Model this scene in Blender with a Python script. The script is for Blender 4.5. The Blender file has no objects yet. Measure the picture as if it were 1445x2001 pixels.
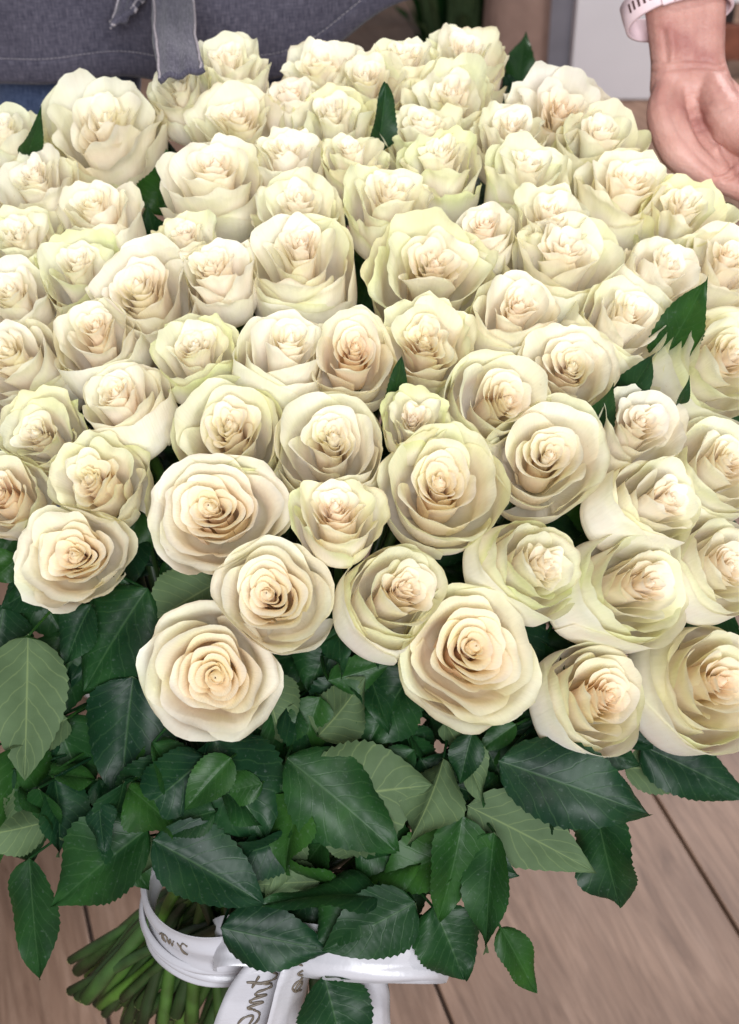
import bpy, math, random
import numpy as np
from mathutils import Vector, Matrix

# ------------------------------------------------------------------ camera, light, exposure
PITCH = math.radians(38.0)
CAM_Z = 1.30
F_PX = 1000.5 / math.tan(math.radians(19.0))
sc = bpy.context.scene
COL = sc.collection
cam_d = bpy.data.cameras.new("camera")
cam = bpy.data.objects.new("camera", cam_d)
COL.objects.link(cam)
cam.location = (0, 0, CAM_Z)
cam.rotation_euler = (math.pi / 2 - PITCH, 0, 0)
cam_d.sensor_fit = 'VERTICAL'
cam_d.sensor_height = 24.0
cam_d.lens = 12.0 / math.tan(math.radians(19.0))
cam_d.clip_start = 0.02
cam_d.clip_end = 100
cam_d.dof.use_dof = True
cam_d.dof.focus_distance = 0.92
cam_d.dof.aperture_fstop = 7.0
sc.camera = cam

world = bpy.data.worlds.new("World")
sc.world = world
world.use_nodes = True
bg = world.node_tree.nodes["Background"]
bg.inputs[0].default_value = (0.93, 0.93, 1.0, 1)
bg.inputs[1].default_value = 0.29


def area_light(name, loc, target, size, power, color):
    d = bpy.data.lights.new(name, 'AREA')
    d.shape = 'DISK'
    d.size = size
    d.energy = power
    d.color = color
    o = bpy.data.objects.new(name, d)
    COL.objects.link(o)
    o.location = loc
    o.rotation_euler = (Vector(target) - Vector(loc)).to_track_quat('-Z', 'Y').to_euler()
    return o


TARGET = (0.0, 0.85, 0.80)
area_light("ceiling_spot", (1.15, 0.15, 2.75), TARGET, 0.20, 18, (1.0, 0.955, 0.90))
area_light("ceiling_lamp", (-0.9, 1.5, 2.9), TARGET, 1.0, 10, (1.0, 0.95, 0.90))
area_light("shop_window", (0.2, -1.7, 2.15), TARGET, 1.5, 146, (0.94, 0.965, 1.0))

area_light("back_fill", (1.1, 3.2, 2.8), (0.8, 3.4, 0.0), 0.6, 120, (1.0, 0.95, 0.96))  # unseen, added to brighten the rear floor and white board

sc.view_settings.view_transform = 'Standard'
sc.view_settings.look = 'None'
sc.view_settings.exposure = -0.16
sc.view_settings.gamma = 1.0
sc.cycles.max_bounces = 12
sc.cycles.diffuse_bounces = 9
sc.cycles.transmission_bounces = 9
sc.cycles.use_denoising = True

RNG = np.random.default_rng(7)
random.seed(7)
UP = np.array((0, math.sin(PITCH), math.cos(PITCH)))
FW = np.array((0, math.cos(PITCH), -math.sin(PITCH)))
RT = np.array((1.0, 0, 0))
CAM = np.array((0, 0, CAM_Z))


def at(x, y, d):
    """photo pixel (1445 x 2001) and depth along the view axis -> world point"""
    return CAM + d * FW + RT * ((x - 722.5) / F_PX * d) - UP * ((y - 1000.5) / F_PX * d)


def floor_at(x, y, z=0.0):
    r = FW + RT * ((x - 722.5) / F_PX) - UP * ((y - 1000.5) / F_PX)
    return CAM + r * ((z - CAM_Z) / r[2])


def norm(v):
    v = np.asarray(v, float)
    return v / max(1e-9, np.linalg.norm(v))


def smooth(a, b, x):
    t = np.clip((x - a) / (b - a), 0, 1)
    return t * t * (3 - 2 * t)


def catmull(pts, n):
    pts = np.asarray(pts, float)
    P = np.vstack([2 * pts[0] - pts[1], pts, 2 * pts[-1] - pts[-2]])
    k = len(pts) - 1
    out = []
    for t in np.linspace(0, k, n):
        i = min(int(t), k - 1)
        f = t - i
        a, b, c, d = P[i], P[i + 1], P[i + 2], P[i + 3]
        out.append(0.5 * (2 * b + (c - a) * f + (2 * a - 5 * b + 4 * c - d) * f * f + (3 * b - a - 3 * c + d) * f ** 3))
    return np.array(out)


# ------------------------------------------------------------------ object helpers
def link_mesh(name, verts, faces, mat, parent=None, uv=None, col=None, smooth_shade=True):
    me = bpy.data.meshes.new(name)
    verts = np.asarray(verts, dtype=np.float32)
    faces = np.asarray(faces, dtype=np.int32) if not isinstance(faces, list) else faces
    if isinstance(faces, np.ndarray):
        nf, k = faces.shape
        me.vertices.add(len(verts))
        me.vertices.foreach_set("co", verts.ravel())
        me.loops.add(nf * k)
        me.loops.foreach_set("vertex_index", faces.ravel())
        me.polygons.add(nf)
        me.polygons.foreach_set("loop_start", np.arange(0, nf * k, k, dtype=np.int32))
        me.update(calc_edges=True)
        lv = faces.ravel()
    else:
        me.from_pydata(verts.tolist(), [], faces)
        me.update()
        lv = np.array([i for f in faces for i in f])
    if smooth_shade:
        me.polygons.foreach_set("use_smooth", np.ones(len(me.polygons), dtype=bool))
    if uv is not None:
        l = me.uv_layers.new(name="UVMap")
        l.data.foreach_set("uv", np.asarray(uv, dtype=np.float32)[lv].ravel())
    if col is not None:
        a = me.attributes.new("pigment", 'FLOAT_COLOR', 'POINT')
        c4 = np.ones((len(verts), 4), dtype=np.float32)
        c4[:, :3] = col
        a.data.foreach_set("color", c4.ravel())
    me.materials.append(mat)
    o = bpy.data.objects.new(name, me)
    COL.objects.link(o)
    if parent is not None:
        o.parent = parent
    return o


def empty(name, loc, label, cat, group=None):
    o = bpy.data.objects.new(name, None)
    o.empty_display_size = 0.02
    COL.objects.link(o)
    o.location = tuple(loc)
    tag(o, label, cat, group)
    return o


def tag(o, label, cat, group=None):
    o["label"] = label
    o["category"] = cat
    if group:
        o["group"] = group


def grid_faces(nu, nv, off=0, wrap_u=False):
    """vertex index = i*nv + j"""
    iu = np.arange(nu if wrap_u else nu - 1)
    a = (iu[:, None] * nv + np.arange(nv - 1)[None, :]).ravel()
    b = (((iu + 1) % nu)[:, None] * nv + np.arange(nv - 1)[None, :]).ravel()
    return np.stack([a, b, b + 1, a + 1], 1) + off


def tube(path, radii, n=8, cap=True):
    """closed tube along a path; returns verts, faces(list)"""
    path = np.asarray(path, float)
    m = len(path)
    T = np.gradient(path, axis=0)
    T /= np.linalg.norm(T, axis=1)[:, None] + 1e-12
    ref = np.array((0.31, 0.87, 0.38))
    V = []
    a0 = None
    for i in range(m):
        if a0 is None:
            a0 = norm(np.cross(T[i], ref))
        a0 = norm(a0 - T[i] * np.dot(a0, T[i]))
        b0 = np.cross(T[i], a0)
        ang = np.linspace(0, 2 * np.pi, n, endpoint=False)
        rad = radii[i]
        V.append(path[i] + rad * (np.cos(ang)[:, None] * a0 + np.sin(ang)[:, None] * b0))
    V = np.concatenate(V)
    F = []
    for i in range(m - 1):
        for k in range(n):
            k2 = (k + 1) % n
            F.append((i * n + k, i * n + k2, (i + 1) * n + k2, (i + 1) * n + k))
    if cap:
        F.append(tuple(range(n - 1, -1, -1)))
        F.append(tuple((m - 1) * n + k for k in range(n)))
    return V, F


def box(c, s, rot=0.0, bev=0.0):
    """box verts/faces, rot about z, centre c, full size s; chamfered vertical+horizontal edges if bev"""
    import bmesh
    bm = bmesh.new()
    bmesh.ops.create_cube(bm, size=1.0)
    for v in bm.verts:
        v.co = Vector((v.co.x * s[0], v.co.y * s[1], v.co.z * s[2]))
    if bev:
        bmesh.ops.bevel(bm, geom=list(bm.edges), offset=bev, segments=2, affect='EDGES', profile=0.6)
    R = Matrix.Rotation(rot, 3, 'Z')
    V = [tuple(R @ v.co + Vector(c)) for v in bm.verts]
    bm.verts.index_update()
    F = [tuple(v.index for v in f.verts) for f in bm.faces]
    bm.free()
    return np.array(V), F


# ------------------------------------------------------------------ materials
def new_mat(name):
    m = bpy.data.materials.new(name)
    m.use_nodes = True
    nt = m.node_tree
    nt.nodes.clear()
    out = nt.nodes.new('ShaderNodeOutputMaterial')
    return m, nt, out


def N(nt, t, **kw):
    n = nt.nodes.new(t)
    for k, v in kw.items():
        if k in ('inp',):
            for kk, vv in v.items():
                n.inputs[kk].default_value = vv
        else:
            setattr(n, k, v)
    return n


def L(nt, a, b):
    nt.links.new(a, b)


def math_n(nt, op, a, b=None, clamp=False):
    n = nt.nodes.new('ShaderNodeMath')
    n.operation = op
    n.use_clamp = clamp
    for i, x in enumerate((a, b)):
        if x is None:
            continue
        if hasattr(x, 'links'):
            nt.links.new(x, n.inputs[i])
        else:
            n.inputs[i].default_value = x
    return n.outputs[0]


def mix_col(nt, fac, a, b, mode='MIX'):
    n = nt.nodes.new('ShaderNodeMix')
    n.data_type = 'RGBA'
    n.blend_type = mode
    for idx, x in ((0, fac), (6, a), (7, b)):
        if hasattr(x, 'links'):
            nt.links.new(x, n.inputs[idx])
        else:
            n.inputs[idx].default_value = x if idx == 0 or len(x) == 4 else (*x, 1)
    return n.outputs[2]


def ramp(nt, fac, stops):
    n = nt.nodes.new('ShaderNodeValToRGB')
    e = n.color_ramp.elements
    while len(e) < len(stops):
        e.new(0.5)
    for el, (p, c) in zip(e, stops):
        el.position = p
        el.color = c if len(c) == 4 else (*c, 1)
    if hasattr(fac, 'links'):
        nt.links.new(fac, n.inputs[0])
    return n.outputs[0]


def petal_material():
    m, nt, out = new_mat("rose_petal")
    at_ = N(nt, 'ShaderNodeAttribute', attribute_name="pigment")
    uv = N(nt, 'ShaderNodeUVMap', uv_map="UVMap")
    mp = N(nt, 'ShaderNodeMapping')
    mp.inputs['Scale'].default_value = (46, 3.0, 1)
    L(nt, uv.outputs[0], mp.inputs[0])
    nz = N(nt, 'ShaderNodeTexNoise', inp={'Scale': 1.0, 'Detail': 3.0})
    L(nt, mp.outputs[0], nz.inputs['Vector'])
    mo = N(nt, 'ShaderNodeTexNoise', inp={'Scale': 90.0, 'Detail': 4.0})
    tc = N(nt, 'ShaderNodeTexCoord')
    L(nt, tc.outputs['Object'], mo.inputs['Vector'])
    var = ramp(nt, mo.outputs[0], [(0.30, (0.965, 0.96, 0.945)), (0.65, (1.0, 1.0, 1.0))])
    c1 = mix_col(nt, 1.0, at_.outputs['Color'], var, 'MULTIPLY')
    vv = ramp(nt, nz.outputs[0], [(0.35, (0.975, 0.972, 0.96)), (0.6, (1, 1, 1))])
    c1 = mix_col(nt, 1.0, c1, vv, 'MULTIPLY')
    bl = N(nt, 'ShaderNodeTexNoise', inp={'Scale': 34.0, 'Detail': 3.0})
    L(nt, tc.outputs['Object'], bl.inputs['Vector'])
    blush = ramp(nt, bl.outputs[0], [(0.30, (1.0, 0.955, 0.945)), (0.5, (1, 1, 1)), (0.72, (0.975, 1.0, 0.90))])
    c1 = mix_col(nt, 1.0, c1, blush, 'MULTIPLY')
    sp_ = N(nt, 'ShaderNodeTexNoise', inp={'Scale': 230.0, 'Detail': 2.0})
    L(nt, tc.outputs['Object'], sp_.inputs['Vector'])
    spk = ramp(nt, sp_.outputs[0], [(0.735, (0, 0, 0)), (0.78, (1, 1, 1))])
    c1 = mix_col(nt, math_n(nt, 'MULTIPLY', spk, 0.35), c1, (0.62, 0.46, 0.28))
    # light that passes through a petal comes out warmer and more saturated
    tr = mix_col(nt, 1.0, c1, (1.0, 0.955, 0.83, 1), 'MULTIPLY')
    bp = N(nt, 'ShaderNodeBump', inp={'Strength': 0.30, 'Distance': 0.0008})
    L(nt, nz.outputs[0], bp.inputs['Height'])
    p = N(nt, 'ShaderNodeBsdfPrincipled', inp={'Roughness': 0.52, 'Specular IOR Level': 0.28, 'Sheen Weight': 0.12, 'Sheen Roughness': 0.4})
    L(nt, c1, p.inputs['Base Color'])
    L(nt, bp.outputs[0], p.inputs['Normal'])
    t = N(nt, 'ShaderNodeBsdfTranslucent')
    L(nt, tr, t.inputs[0])
    L(nt, bp.outputs[0], t.inputs['Normal'])
    mx = N(nt, 'ShaderNodeMixShader', inp={0: 0.37})
    L(nt, p.outputs[0], mx.inputs[1])
    L(nt, t.outputs[0], mx.inputs[2])
    L(nt, mx.outputs[0], out.inputs[0])
    return m


def leaf_material():
    m, nt, out = new_mat("rose_leaf")
    uv = N(nt, 'ShaderNodeUVMap', uv_map="UVMap")
    sep = N(nt, 'ShaderNodeSeparateXYZ')
    L(nt, uv.outputs[0], sep.inputs[0])
    u = math_n(nt, 'ABSOLUTE', sep.outputs[0])          # 0 midrib .. 1 margin
    v = sep.outputs[1]
    info = N(nt, 'ShaderNodeObjectInfo')
    tc = N(nt, 'ShaderNodeTexCoord')
    warp = N(nt, 'ShaderNodeTexNoise', inp={'Scale': 60.0, 'Detail': 2.0})
    L(nt, tc.outputs['Object'], warp.inputs['Vector'])
    w = math_n(nt, 'MULTIPLY', math_n(nt, 'SUBTRACT', warp.outputs[0], 0.5), 0.9)
    # side veins: lines of constant  v*8 - u*2.2
    q = math_n(nt, 'ADD', math_n(nt, 'SUBTRACT', math_n(nt, 'MULTIPLY', v, 8.0), math_n(nt, 'MULTIPLY', math_n(nt, 'POWER', u, 0.85), 2.3)), w)
    fr = math_n(nt, 'ABSOLUTE', math_n(nt, 'SUBTRACT', math_n(nt, 'FRACT', q), 0.5))   # 0 on vein .. 0.5 between
    vein = math_n(nt, 'SUBTRACT', 1.0, math_n(nt, 'MULTIPLY', fr, 13.0), clamp=True)
    mid = math_n(nt, 'SUBTRACT', 1.0, math_n(nt, 'MULTIPLY', u, 24.0), clamp=True)
    veins = math_n(nt, 'MAXIMUM', math_n(nt, 'MULTIPLY', vein, 0.55), mid)
    # colours
    big = N(nt, 'ShaderNodeTexNoise', inp={'Scale': 28.0, 'Detail': 5.0})
    L(nt, tc.outputs['Object'], big.inputs['Vector'])
    fine = N(nt, 'ShaderNodeTexNoise', inp={'Scale': 420.0, 'Detail': 3.0})
    L(nt, tc.outputs['Object'], fine.inputs['Vector'])
    topc = ramp(nt, big.outputs[0], [(0.30, (0.006, 0.026, 0.009)), (0.52, (0.011, 0.044, 0.012)), (0.75, (0.020, 0.070, 0.015))])
    hue = ramp(nt, info.outputs['Random'], [(0.0, (0.55, 0.66, 1.0)), (0.35, (0.70, 0.78, 0.85)), (0.75, (0.95, 1.0, 0.85)), (1.0, (1.9, 1.6, 0.9))])
    topc = mix_col(nt, 1.0, topc, hue, 'MULTIPLY')
    topc = mix_col(nt, math_n(nt, 'MULTIPLY', veins, 0.5), topc, (0.045, 0.10, 0.035))
    dustm = ramp(nt, fine.outputs[0], [(0.62, (0, 0, 0)), (0.80, (1, 1, 1))])
    topc = mix_col(nt, math_n(nt, 'MULTIPLY', dustm, 0.16), topc, (0.25, 0.30, 0.28))
    und = ramp(nt, big.outputs[0], [(0.3, (0.050, 0.082, 0.036)), (0.7, (0.085, 0.132, 0.060))])
    und = mix_col(nt, math_n(nt, 'MULTIPLY', veins, 0.5), und, (0.22, 0.28, 0.11))
    geo = N(nt, 'ShaderNodeNewGeometry')
    colr = mix_col(nt, geo.outputs['Backfacing'], topc, und)
    rough = N(nt, 'ShaderNodeMapRange', inp={3: 0.44, 4: 0.68})
    L(nt, geo.outputs['Backfacing'], rough.inputs[0])
    hgt = math_n(nt, 'ADD', math_n(nt, 'MULTIPLY', math_n(nt, 'SUBTRACT', 0.0, veins), 1.0), math_n(nt, 'MULTIPLY', fine.outputs[0], 0.35))
    bp = N(nt, 'ShaderNodeBump', inp={'Strength': 0.22, 'Distance': 0.0006})
    L(nt, hgt, bp.inputs['Height'])
    p = N(nt, 'ShaderNodeBsdfPrincipled', inp={'Specular IOR Level': 0.21})
    L(nt, colr, p.inputs['Base Color'])
    L(nt, rough.outputs[0], p.inputs['Roughness'])
    L(nt, bp.outputs[0], p.inputs['Normal'])
    t = N(nt, 'ShaderNodeBsdfTranslucent', inp={0: (0.06, 0.16, 0.02, 1)})
    mx = N(nt, 'ShaderNodeMixShader', inp={0: 0.14})
    L(nt, p.outputs[0], mx.inputs[1])
    L(nt, t.outputs[0], mx.inputs[2])
    L(nt, mx.outputs[0], out.inputs[0])
    return m


def stem_material():
    m, nt, out = new_mat("rose_stem")
    tc = N(nt, 'ShaderNodeTexCoord')
    info = N(nt, 'ShaderNodeObjectInfo')
    nz = N(nt, 'ShaderNodeTexNoise', inp={'Scale': 45.0, 'Detail': 4.0})
    L(nt, tc.outputs['Object'], nz.inputs['Vector'])
    c = ramp(nt, info.outputs['Random'], [(0.0, (0.016, 0.034, 0.010)), (0.45, (0.030, 0.070, 0.018)), (0.85, (0.050, 0.11, 0.020)), (1.0, (0.095, 0.22, 0.03))])
    s = ramp(nt, nz.outputs[0], [(0.3, (0.6, 0.55, 0.5)), (0.6, (1, 1, 1)), (0.8, (1.25, 1.2, 1.0))])
    c = mix_col(nt, 1.0, c, s, 'MULTIPLY')
    bp = N(nt, 'ShaderNodeBump', inp={'Strength': 0.3, 'Distance': 0.001})
    L(nt, nz.outputs[0], bp.inputs['Height'])
    p = N(nt, 'ShaderNodeBsdfPrincipled', inp={'Roughness': 0.42})
    L(nt, c, p.inputs['Base Color'])
    L(nt, bp.outputs[0], p.inputs['Normal'])
    L(nt, p.outputs[0], out.inputs[0])
    return m


def simple_mat(name, color, rough=0.6, spec=0.4, nscale=60, namt=0.12, bump=0.0, sheen=0.0, metallic=0.0):
    m, nt, out = new_mat(name)
    tc = N(nt, 'ShaderNodeTexCoord')
    nz = N(nt, 'ShaderNodeTexNoise', inp={'Scale': nscale, 'Detail': 4.0})
    L(nt, tc.outputs['Object'], nz.inputs['Vector'])
    lo = tuple(c * (1 - namt) for c in color)
    hi = tuple(min(1, c * (1 + namt)) for c in color)
    c = ramp(nt, nz.outputs[0], [(0.3, lo), (0.7, hi)])
    p = N(nt, 'ShaderNodeBsdfPrincipled', inp={'Roughness': rough, 'Specular IOR Level': spec, 'Sheen Weight': sheen, 'Metallic': metallic})
    L(nt, c, p.inputs['Base Color'])
    if bump:
        bp = N(nt, 'ShaderNodeBump', inp={'Strength': bump, 'Distance': 0.001})
        L(nt, nz.outputs[0], bp.inputs['Height'])
        L(nt, bp.outputs[0], p.inputs['Normal'])
    L(nt, p.outputs[0], out.inputs[0])
    return m


def denim_material(name, dark, mid, light):
    m, nt, out = new_mat(name)
    uv = N(nt, 'ShaderNodeUVMap', uv_map="UVMap")          # metres on the cloth
    tc = N(nt, 'ShaderNodeTexCoord')
    mp = N(nt, 'ShaderNodeMapping')
    mp.inputs['Scale'].default_value = (900, 90, 1)
    L(nt, uv.outputs[0], mp.inputs[0])
    warp = N(nt, 'ShaderNodeTexNoise', inp={'Scale': 1.0, 'Detail': 3.0})
    L(nt, mp.outputs[0], warp.inputs['Vector'])
    mp2 = N(nt, 'ShaderNodeMapping')
    mp2.inputs['Scale'].default_value = (120, 800, 1)
    L(nt, uv.outputs[0], mp2.inputs[0])
    weft = N(nt, 'ShaderNodeTexNoise', inp={'Scale': 1.0, 'Detail': 2.0})
    L(nt, mp2.outputs[0], weft.inputs['Vector'])
    big = N(nt, 'ShaderNodeTexNoise', inp={'Scale': 9.0, 'Detail': 4.0})
    L(nt, tc.outputs['Object'], big.inputs['Vector'])
    k = math_n(nt, 'ADD', math_n(nt, 'MULTIPLY', warp.outputs[0], 0.6), math_n(nt, 'MULTIPLY', weft.outputs[0], 0.4))
    c = ramp(nt, k, [(0.36, dark), (0.5, mid), (0.66, light)])
    s = ramp(nt, big.outputs[0], [(0.3, (0.82, 0.80, 0.84)), (0.7, (1.12, 1.08, 1.08))])
    c = mix_col(nt, 1.0, c, s, 'MULTIPLY')
    bp = N(nt, 'ShaderNodeBump', inp={'Strength': 0.25, 'Distance': 0.0005})
    L(nt, k, bp.inputs['Height'])
    p = N(nt, 'ShaderNodeBsdfPrincipled', inp={'Roughness': 0.85, 'Specular IOR Level': 0.15, 'Sheen Weight': 0.15})
    L(nt, c, p.inputs['Base Color'])
    L(nt, bp.outputs[0], p.inputs['Normal'])
    L(nt, p.outputs[0], out.inputs[0])
    return m


def skin_material():
    m, nt, out = new_mat("skin")
    tc = N(nt, 'ShaderNodeTexCoord')
    big = N(nt, 'ShaderNodeTexNoise', inp={'Scale': 26.0, 'Detail': 4.0})
    L(nt, tc.outputs['Object'], big.inputs['Vector'])
    c = ramp(nt, big.outputs[0], [(0.30, (0.34, 0.14, 0.12)), (0.5, (0.46, 0.235, 0.195)), (0.72, (0.54, 0.31, 0.265))])
    wr = N(nt, 'ShaderNodeTexVoronoi', inp={'Scale': 420.0})
    L(nt, tc.outputs['Object'], wr.inputs['Vector'])
    mp = N(nt, 'ShaderNodeMapping')
    mp.inputs['Scale'].default_value = (40, 40, 260)
    mp.inputs['Rotation'].default_value = (0.2, 0.5, 0)
    L(nt, tc.outputs['Object'], mp.inputs[0])
    ln = N(nt, 'ShaderNodeTexNoise', inp={'Scale': 1.0, 'Detail': 3.0})
    L(nt, mp.outputs[0], ln.inputs['Vector'])
    h = math_n(nt, 'ADD', math_n(nt, 'MULTIPLY', wr.outputs[0], 0.3), math_n(nt, 'MULTIPLY', ln.outputs[0], 0.8))
    bp = N(nt, 'ShaderNodeBump', inp={'Strength': 0.5, 'Distance': 0.0014})
    L(nt, h, bp.inputs['Height'])
    p = N(nt, 'ShaderNodeBsdfPrincipled', inp={'Roughness': 0.5, 'Specular IOR Level': 0.35, 'Subsurface Weight': 0.18, 'Subsurface Scale': 0.006})
    p.inputs['Subsurface Radius'].default_value = (1.0, 0.35, 0.2)
    L(nt, c, p.inputs['Base Color'])
    L(nt, bp.outputs[0], p.inputs['Normal'])
    L(nt, p.outputs[0], out.inputs[0])
    return m


def plank_material():
    m, nt, out = new_mat("floor_wood")
    tc = N(nt, 'ShaderNodeTexCoord')
    info = N(nt, 'ShaderNodeObjectInfo')
    off = N(nt, 'ShaderNodeVectorMath', operation='SCALE')
    cmb = N(nt, 'ShaderNodeCombineXYZ', inp={0: 1.0, 1: 1.7, 2: 0.6})
    L(nt, cmb.outputs[0], off.inputs[0])
    L(nt, math_n(nt, 'MULTIPLY', info.outputs['Random'], 37.0), off.inputs['Scale'])
    add = N(nt, 'ShaderNodeVectorMath', operation='ADD')
    L(nt, tc.outputs['Object'], add.inputs[0])
    L(nt, off.outputs[0], add.inputs[1])
    mp = N(nt, 'ShaderNodeMapping')
    mp.inputs['Scale'].default_value = (30, 5.0, 1)
    L(nt, add.outputs[0], mp.inputs[0])
    g = N(nt, 'ShaderNodeTexNoise', inp={'Scale': 1.6, 'Detail': 7.0, 'Roughness': 0.62, 'Distortion': 0.7})
    L(nt, mp.outputs[0], g.inputs['Vector'])
    mp2 = N(nt, 'ShaderNodeMapping')
    mp2.inputs['Scale'].default_value = (160, 9, 1)
    L(nt, add.outputs[0], mp2.inputs[0])
    g2 = N(nt, 'ShaderNodeTexNoise', inp={'Scale': 1.0, 'Detail': 4.0})
    L(nt, mp2.outputs[0], g2.inputs['Vector'])
    cl = N(nt, 'ShaderNodeTexNoise', inp={'Scale': 5.0, 'Detail': 3.0})
    L(nt, add.outputs[0], cl.inputs['Vector'])
    c = ramp(nt, g.outputs[0], [(0.26, (0.105, 0.058, 0.036)), (0.42, (0.168, 0.101, 0.067)), (0.58, (0.208, 0.131, 0.090)), (0.78, (0.255, 0.170, 0.124))])
    f = ramp(nt, g2.outputs[0], [(0.32, (0.78, 0.75, 0.73)), (0.58, (1.03, 1.02, 1.02))])
    c = mix_col(nt, 1.0, c, f, 'MULTIPLY')
    k = ramp(nt, cl.outputs[0], [(0.35, (0.86, 0.85, 0.86)), (0.7, (1.08, 1.07, 1.06))])
    c = mix_col(nt, 1.0, c, k, 'MULTIPLY')
    bp = N(nt, 'ShaderNodeBump', inp={'Strength': 0.25, 'Distance': 0.001})
    L(nt, g.outputs[0], bp.inputs['Height'])
    p = N(nt, 'ShaderNodeBsdfPrincipled', inp={'Roughness': 0.5, 'Specular IOR Level': 0.35})
    L(nt, c, p.inputs['Base Color'])
    L(nt, bp.outputs[0], p.inputs['Normal'])
    L(nt, p.outputs[0], out.inputs[0])
    return m


def satin_material():
    m, nt, out = new_mat("satin")
    uv = N(nt, 'ShaderNodeUVMap', uv_map="UVMap")
    mp = N(nt, 'ShaderNodeMapping')
    mp.inputs['Scale'].default_value = (1.5, 14, 1)
    L(nt, uv.outputs[0], mp.inputs[0])
    nz = N(nt, 'ShaderNodeTexNoise', inp={'Scale': 1.2, 'Detail': 3.0})
    L(nt, mp.outputs[0], nz.inputs['Vector'])
    bp = N(nt, 'ShaderNodeBump', inp={'Strength': 0.35, 'Distance': 0.002})
    L(nt, nz.outputs[0], bp.inputs['Height'])
    p = N(nt, 'ShaderNodeBsdfPrincipled', inp={'Base Color': (0.52, 0.505, 0.535, 1), 'Roughness': 0.27, 'Specular IOR Level': 0.55, 'Anisotropic': 0.6, 'Sheen Weight': 0.2})
    L(nt, bp.outputs[0], p.inputs['Normal'])
    t = N(nt, 'ShaderNodeBsdfTranslucent', inp={0: (0.50, 0.48, 0.49, 1)})
    mx = N(nt, 'ShaderNodeMixShader', inp={0: 0.2})
    L(nt, p.outputs[0], mx.inputs[1])
    L(nt, t.outputs[0], mx.inputs[2])
    L(nt, mx.outputs[0], out.inputs[0])
    return m


M_PETAL = petal_material()
M_LEAF = leaf_material()
M_STEM = stem_material()
M_CUT = simple_mat("stem_cut", (0.34, 0.36, 0.14), 0.7, 0.2, 300, 0.25)
M_APRON = denim_material("apron_denim", (0.038, 0.037, 0.054), (0.064, 0.061, 0.083), (0.115, 0.110, 0.138))
M_JEANS = denim_material("jeans_denim", (0.035, 0.055, 0.11), (0.06, 0.09, 0.165), (0.10, 0.14, 0.24))
M_THREAD = simple_mat("thread", (0.30, 0.27, 0.29), 0.8, 0.2, 400, 0.2)
M_SKIN = skin_material()
M_PLANK = plank_material()
M_GROUT = simple_mat("plank_joint", (0.085, 0.058, 0.047), 0.85, 0.1, 60, 0.2)
M_SATIN = satin_material()
M_INK = simple_mat("ribbon_print", (0.12, 0.095, 0.07), 0.45, 0.4, 200, 0.2)
M_STRAP = simple_mat("watch_strap", (0.72, 0.55, 0.58), 0.5, 0.35, 200, 0.03)
M_SLOT = simple_mat("strap_slot", (0.09, 0.05, 0.05), 0.8, 0.1, 200, 0.1)
M_STEEL = simple_mat("watch_case", (0.55, 0.42, 0.38), 0.3, 0.5, 100, 0.05, metallic=0.9)
M_GLASS = simple_mat("watch_glass", (0.01, 0.01, 0.012), 0.08, 0.6, 100, 0.05)
M_WHITE = simple_mat("white_board", (0.80, 0.77, 0.80), 0.45, 0.4, 8, 0.03)
M_GREY = simple_mat("grey_panel", (0.25, 0.24, 0.275), 0.6, 0.3, 14, 0.10)
M_KRAFT = simple_mat("kraft_paper", (0.33, 0.22, 0.18), 0.8, 0.2, 30, 0.10, bump=0.3)
M_BROWN = simple_mat("stained_wood", (0.22, 0.075, 0.045), 0.5, 0.4, 30, 0.3)
M_DARK = simple_mat("dark_wood", (0.05, 0.035, 0.032), 0.6, 0.3, 30, 0.3)
M_SHOE = simple_mat("shoe", (0.6, 0.58, 0.57), 0.6, 0.3, 60, 0.05)

# ------------------------------------------------------------------ floor: planks running towards upper left
ANG = math.radians(17.7)
PD = np.array((-math.sin(ANG), math.cos(ANG), 0))       # along a plank
PN = np.array((math.cos(ANG), math.sin(ANG), 0))        # across
floor = link_mesh("floor", [(-6, -4, -0.012), (6, -4, -0.012), (6, 8, -0.012), (-6, 8, -0.012)], [(0, 1, 2, 3)], M_GROUT, smooth_shade=False)
floor["kind"] = "structure"
J1 = float(np.dot(floor_at(1345, 1660), PN))
J2 = float(np.dot(floor_at(855, 1930), PN))
PLW = (J1 - J2)
rq = random.Random(3)
for i in range(-9, 12):
    c0 = J1 + i * PLW
    a = -3.2 - rq.random() * 0.9
    while a < 6.5:
        ln = 1.25
        mid = (c0 + PLW / 2) * PN + (a + ln / 2) * PD
        V, F = box((0, 0, -0.005), (PLW - 0.004, ln - 0.003, 0.010), 0, 0.0018)
        o = link_mesh("plank", V, F, M_PLANK, floor, smooth_shade=False)
        o.location = tuple(mid)
        o.rotation_euler = (0, 0, ANG)
        a += ln

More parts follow.
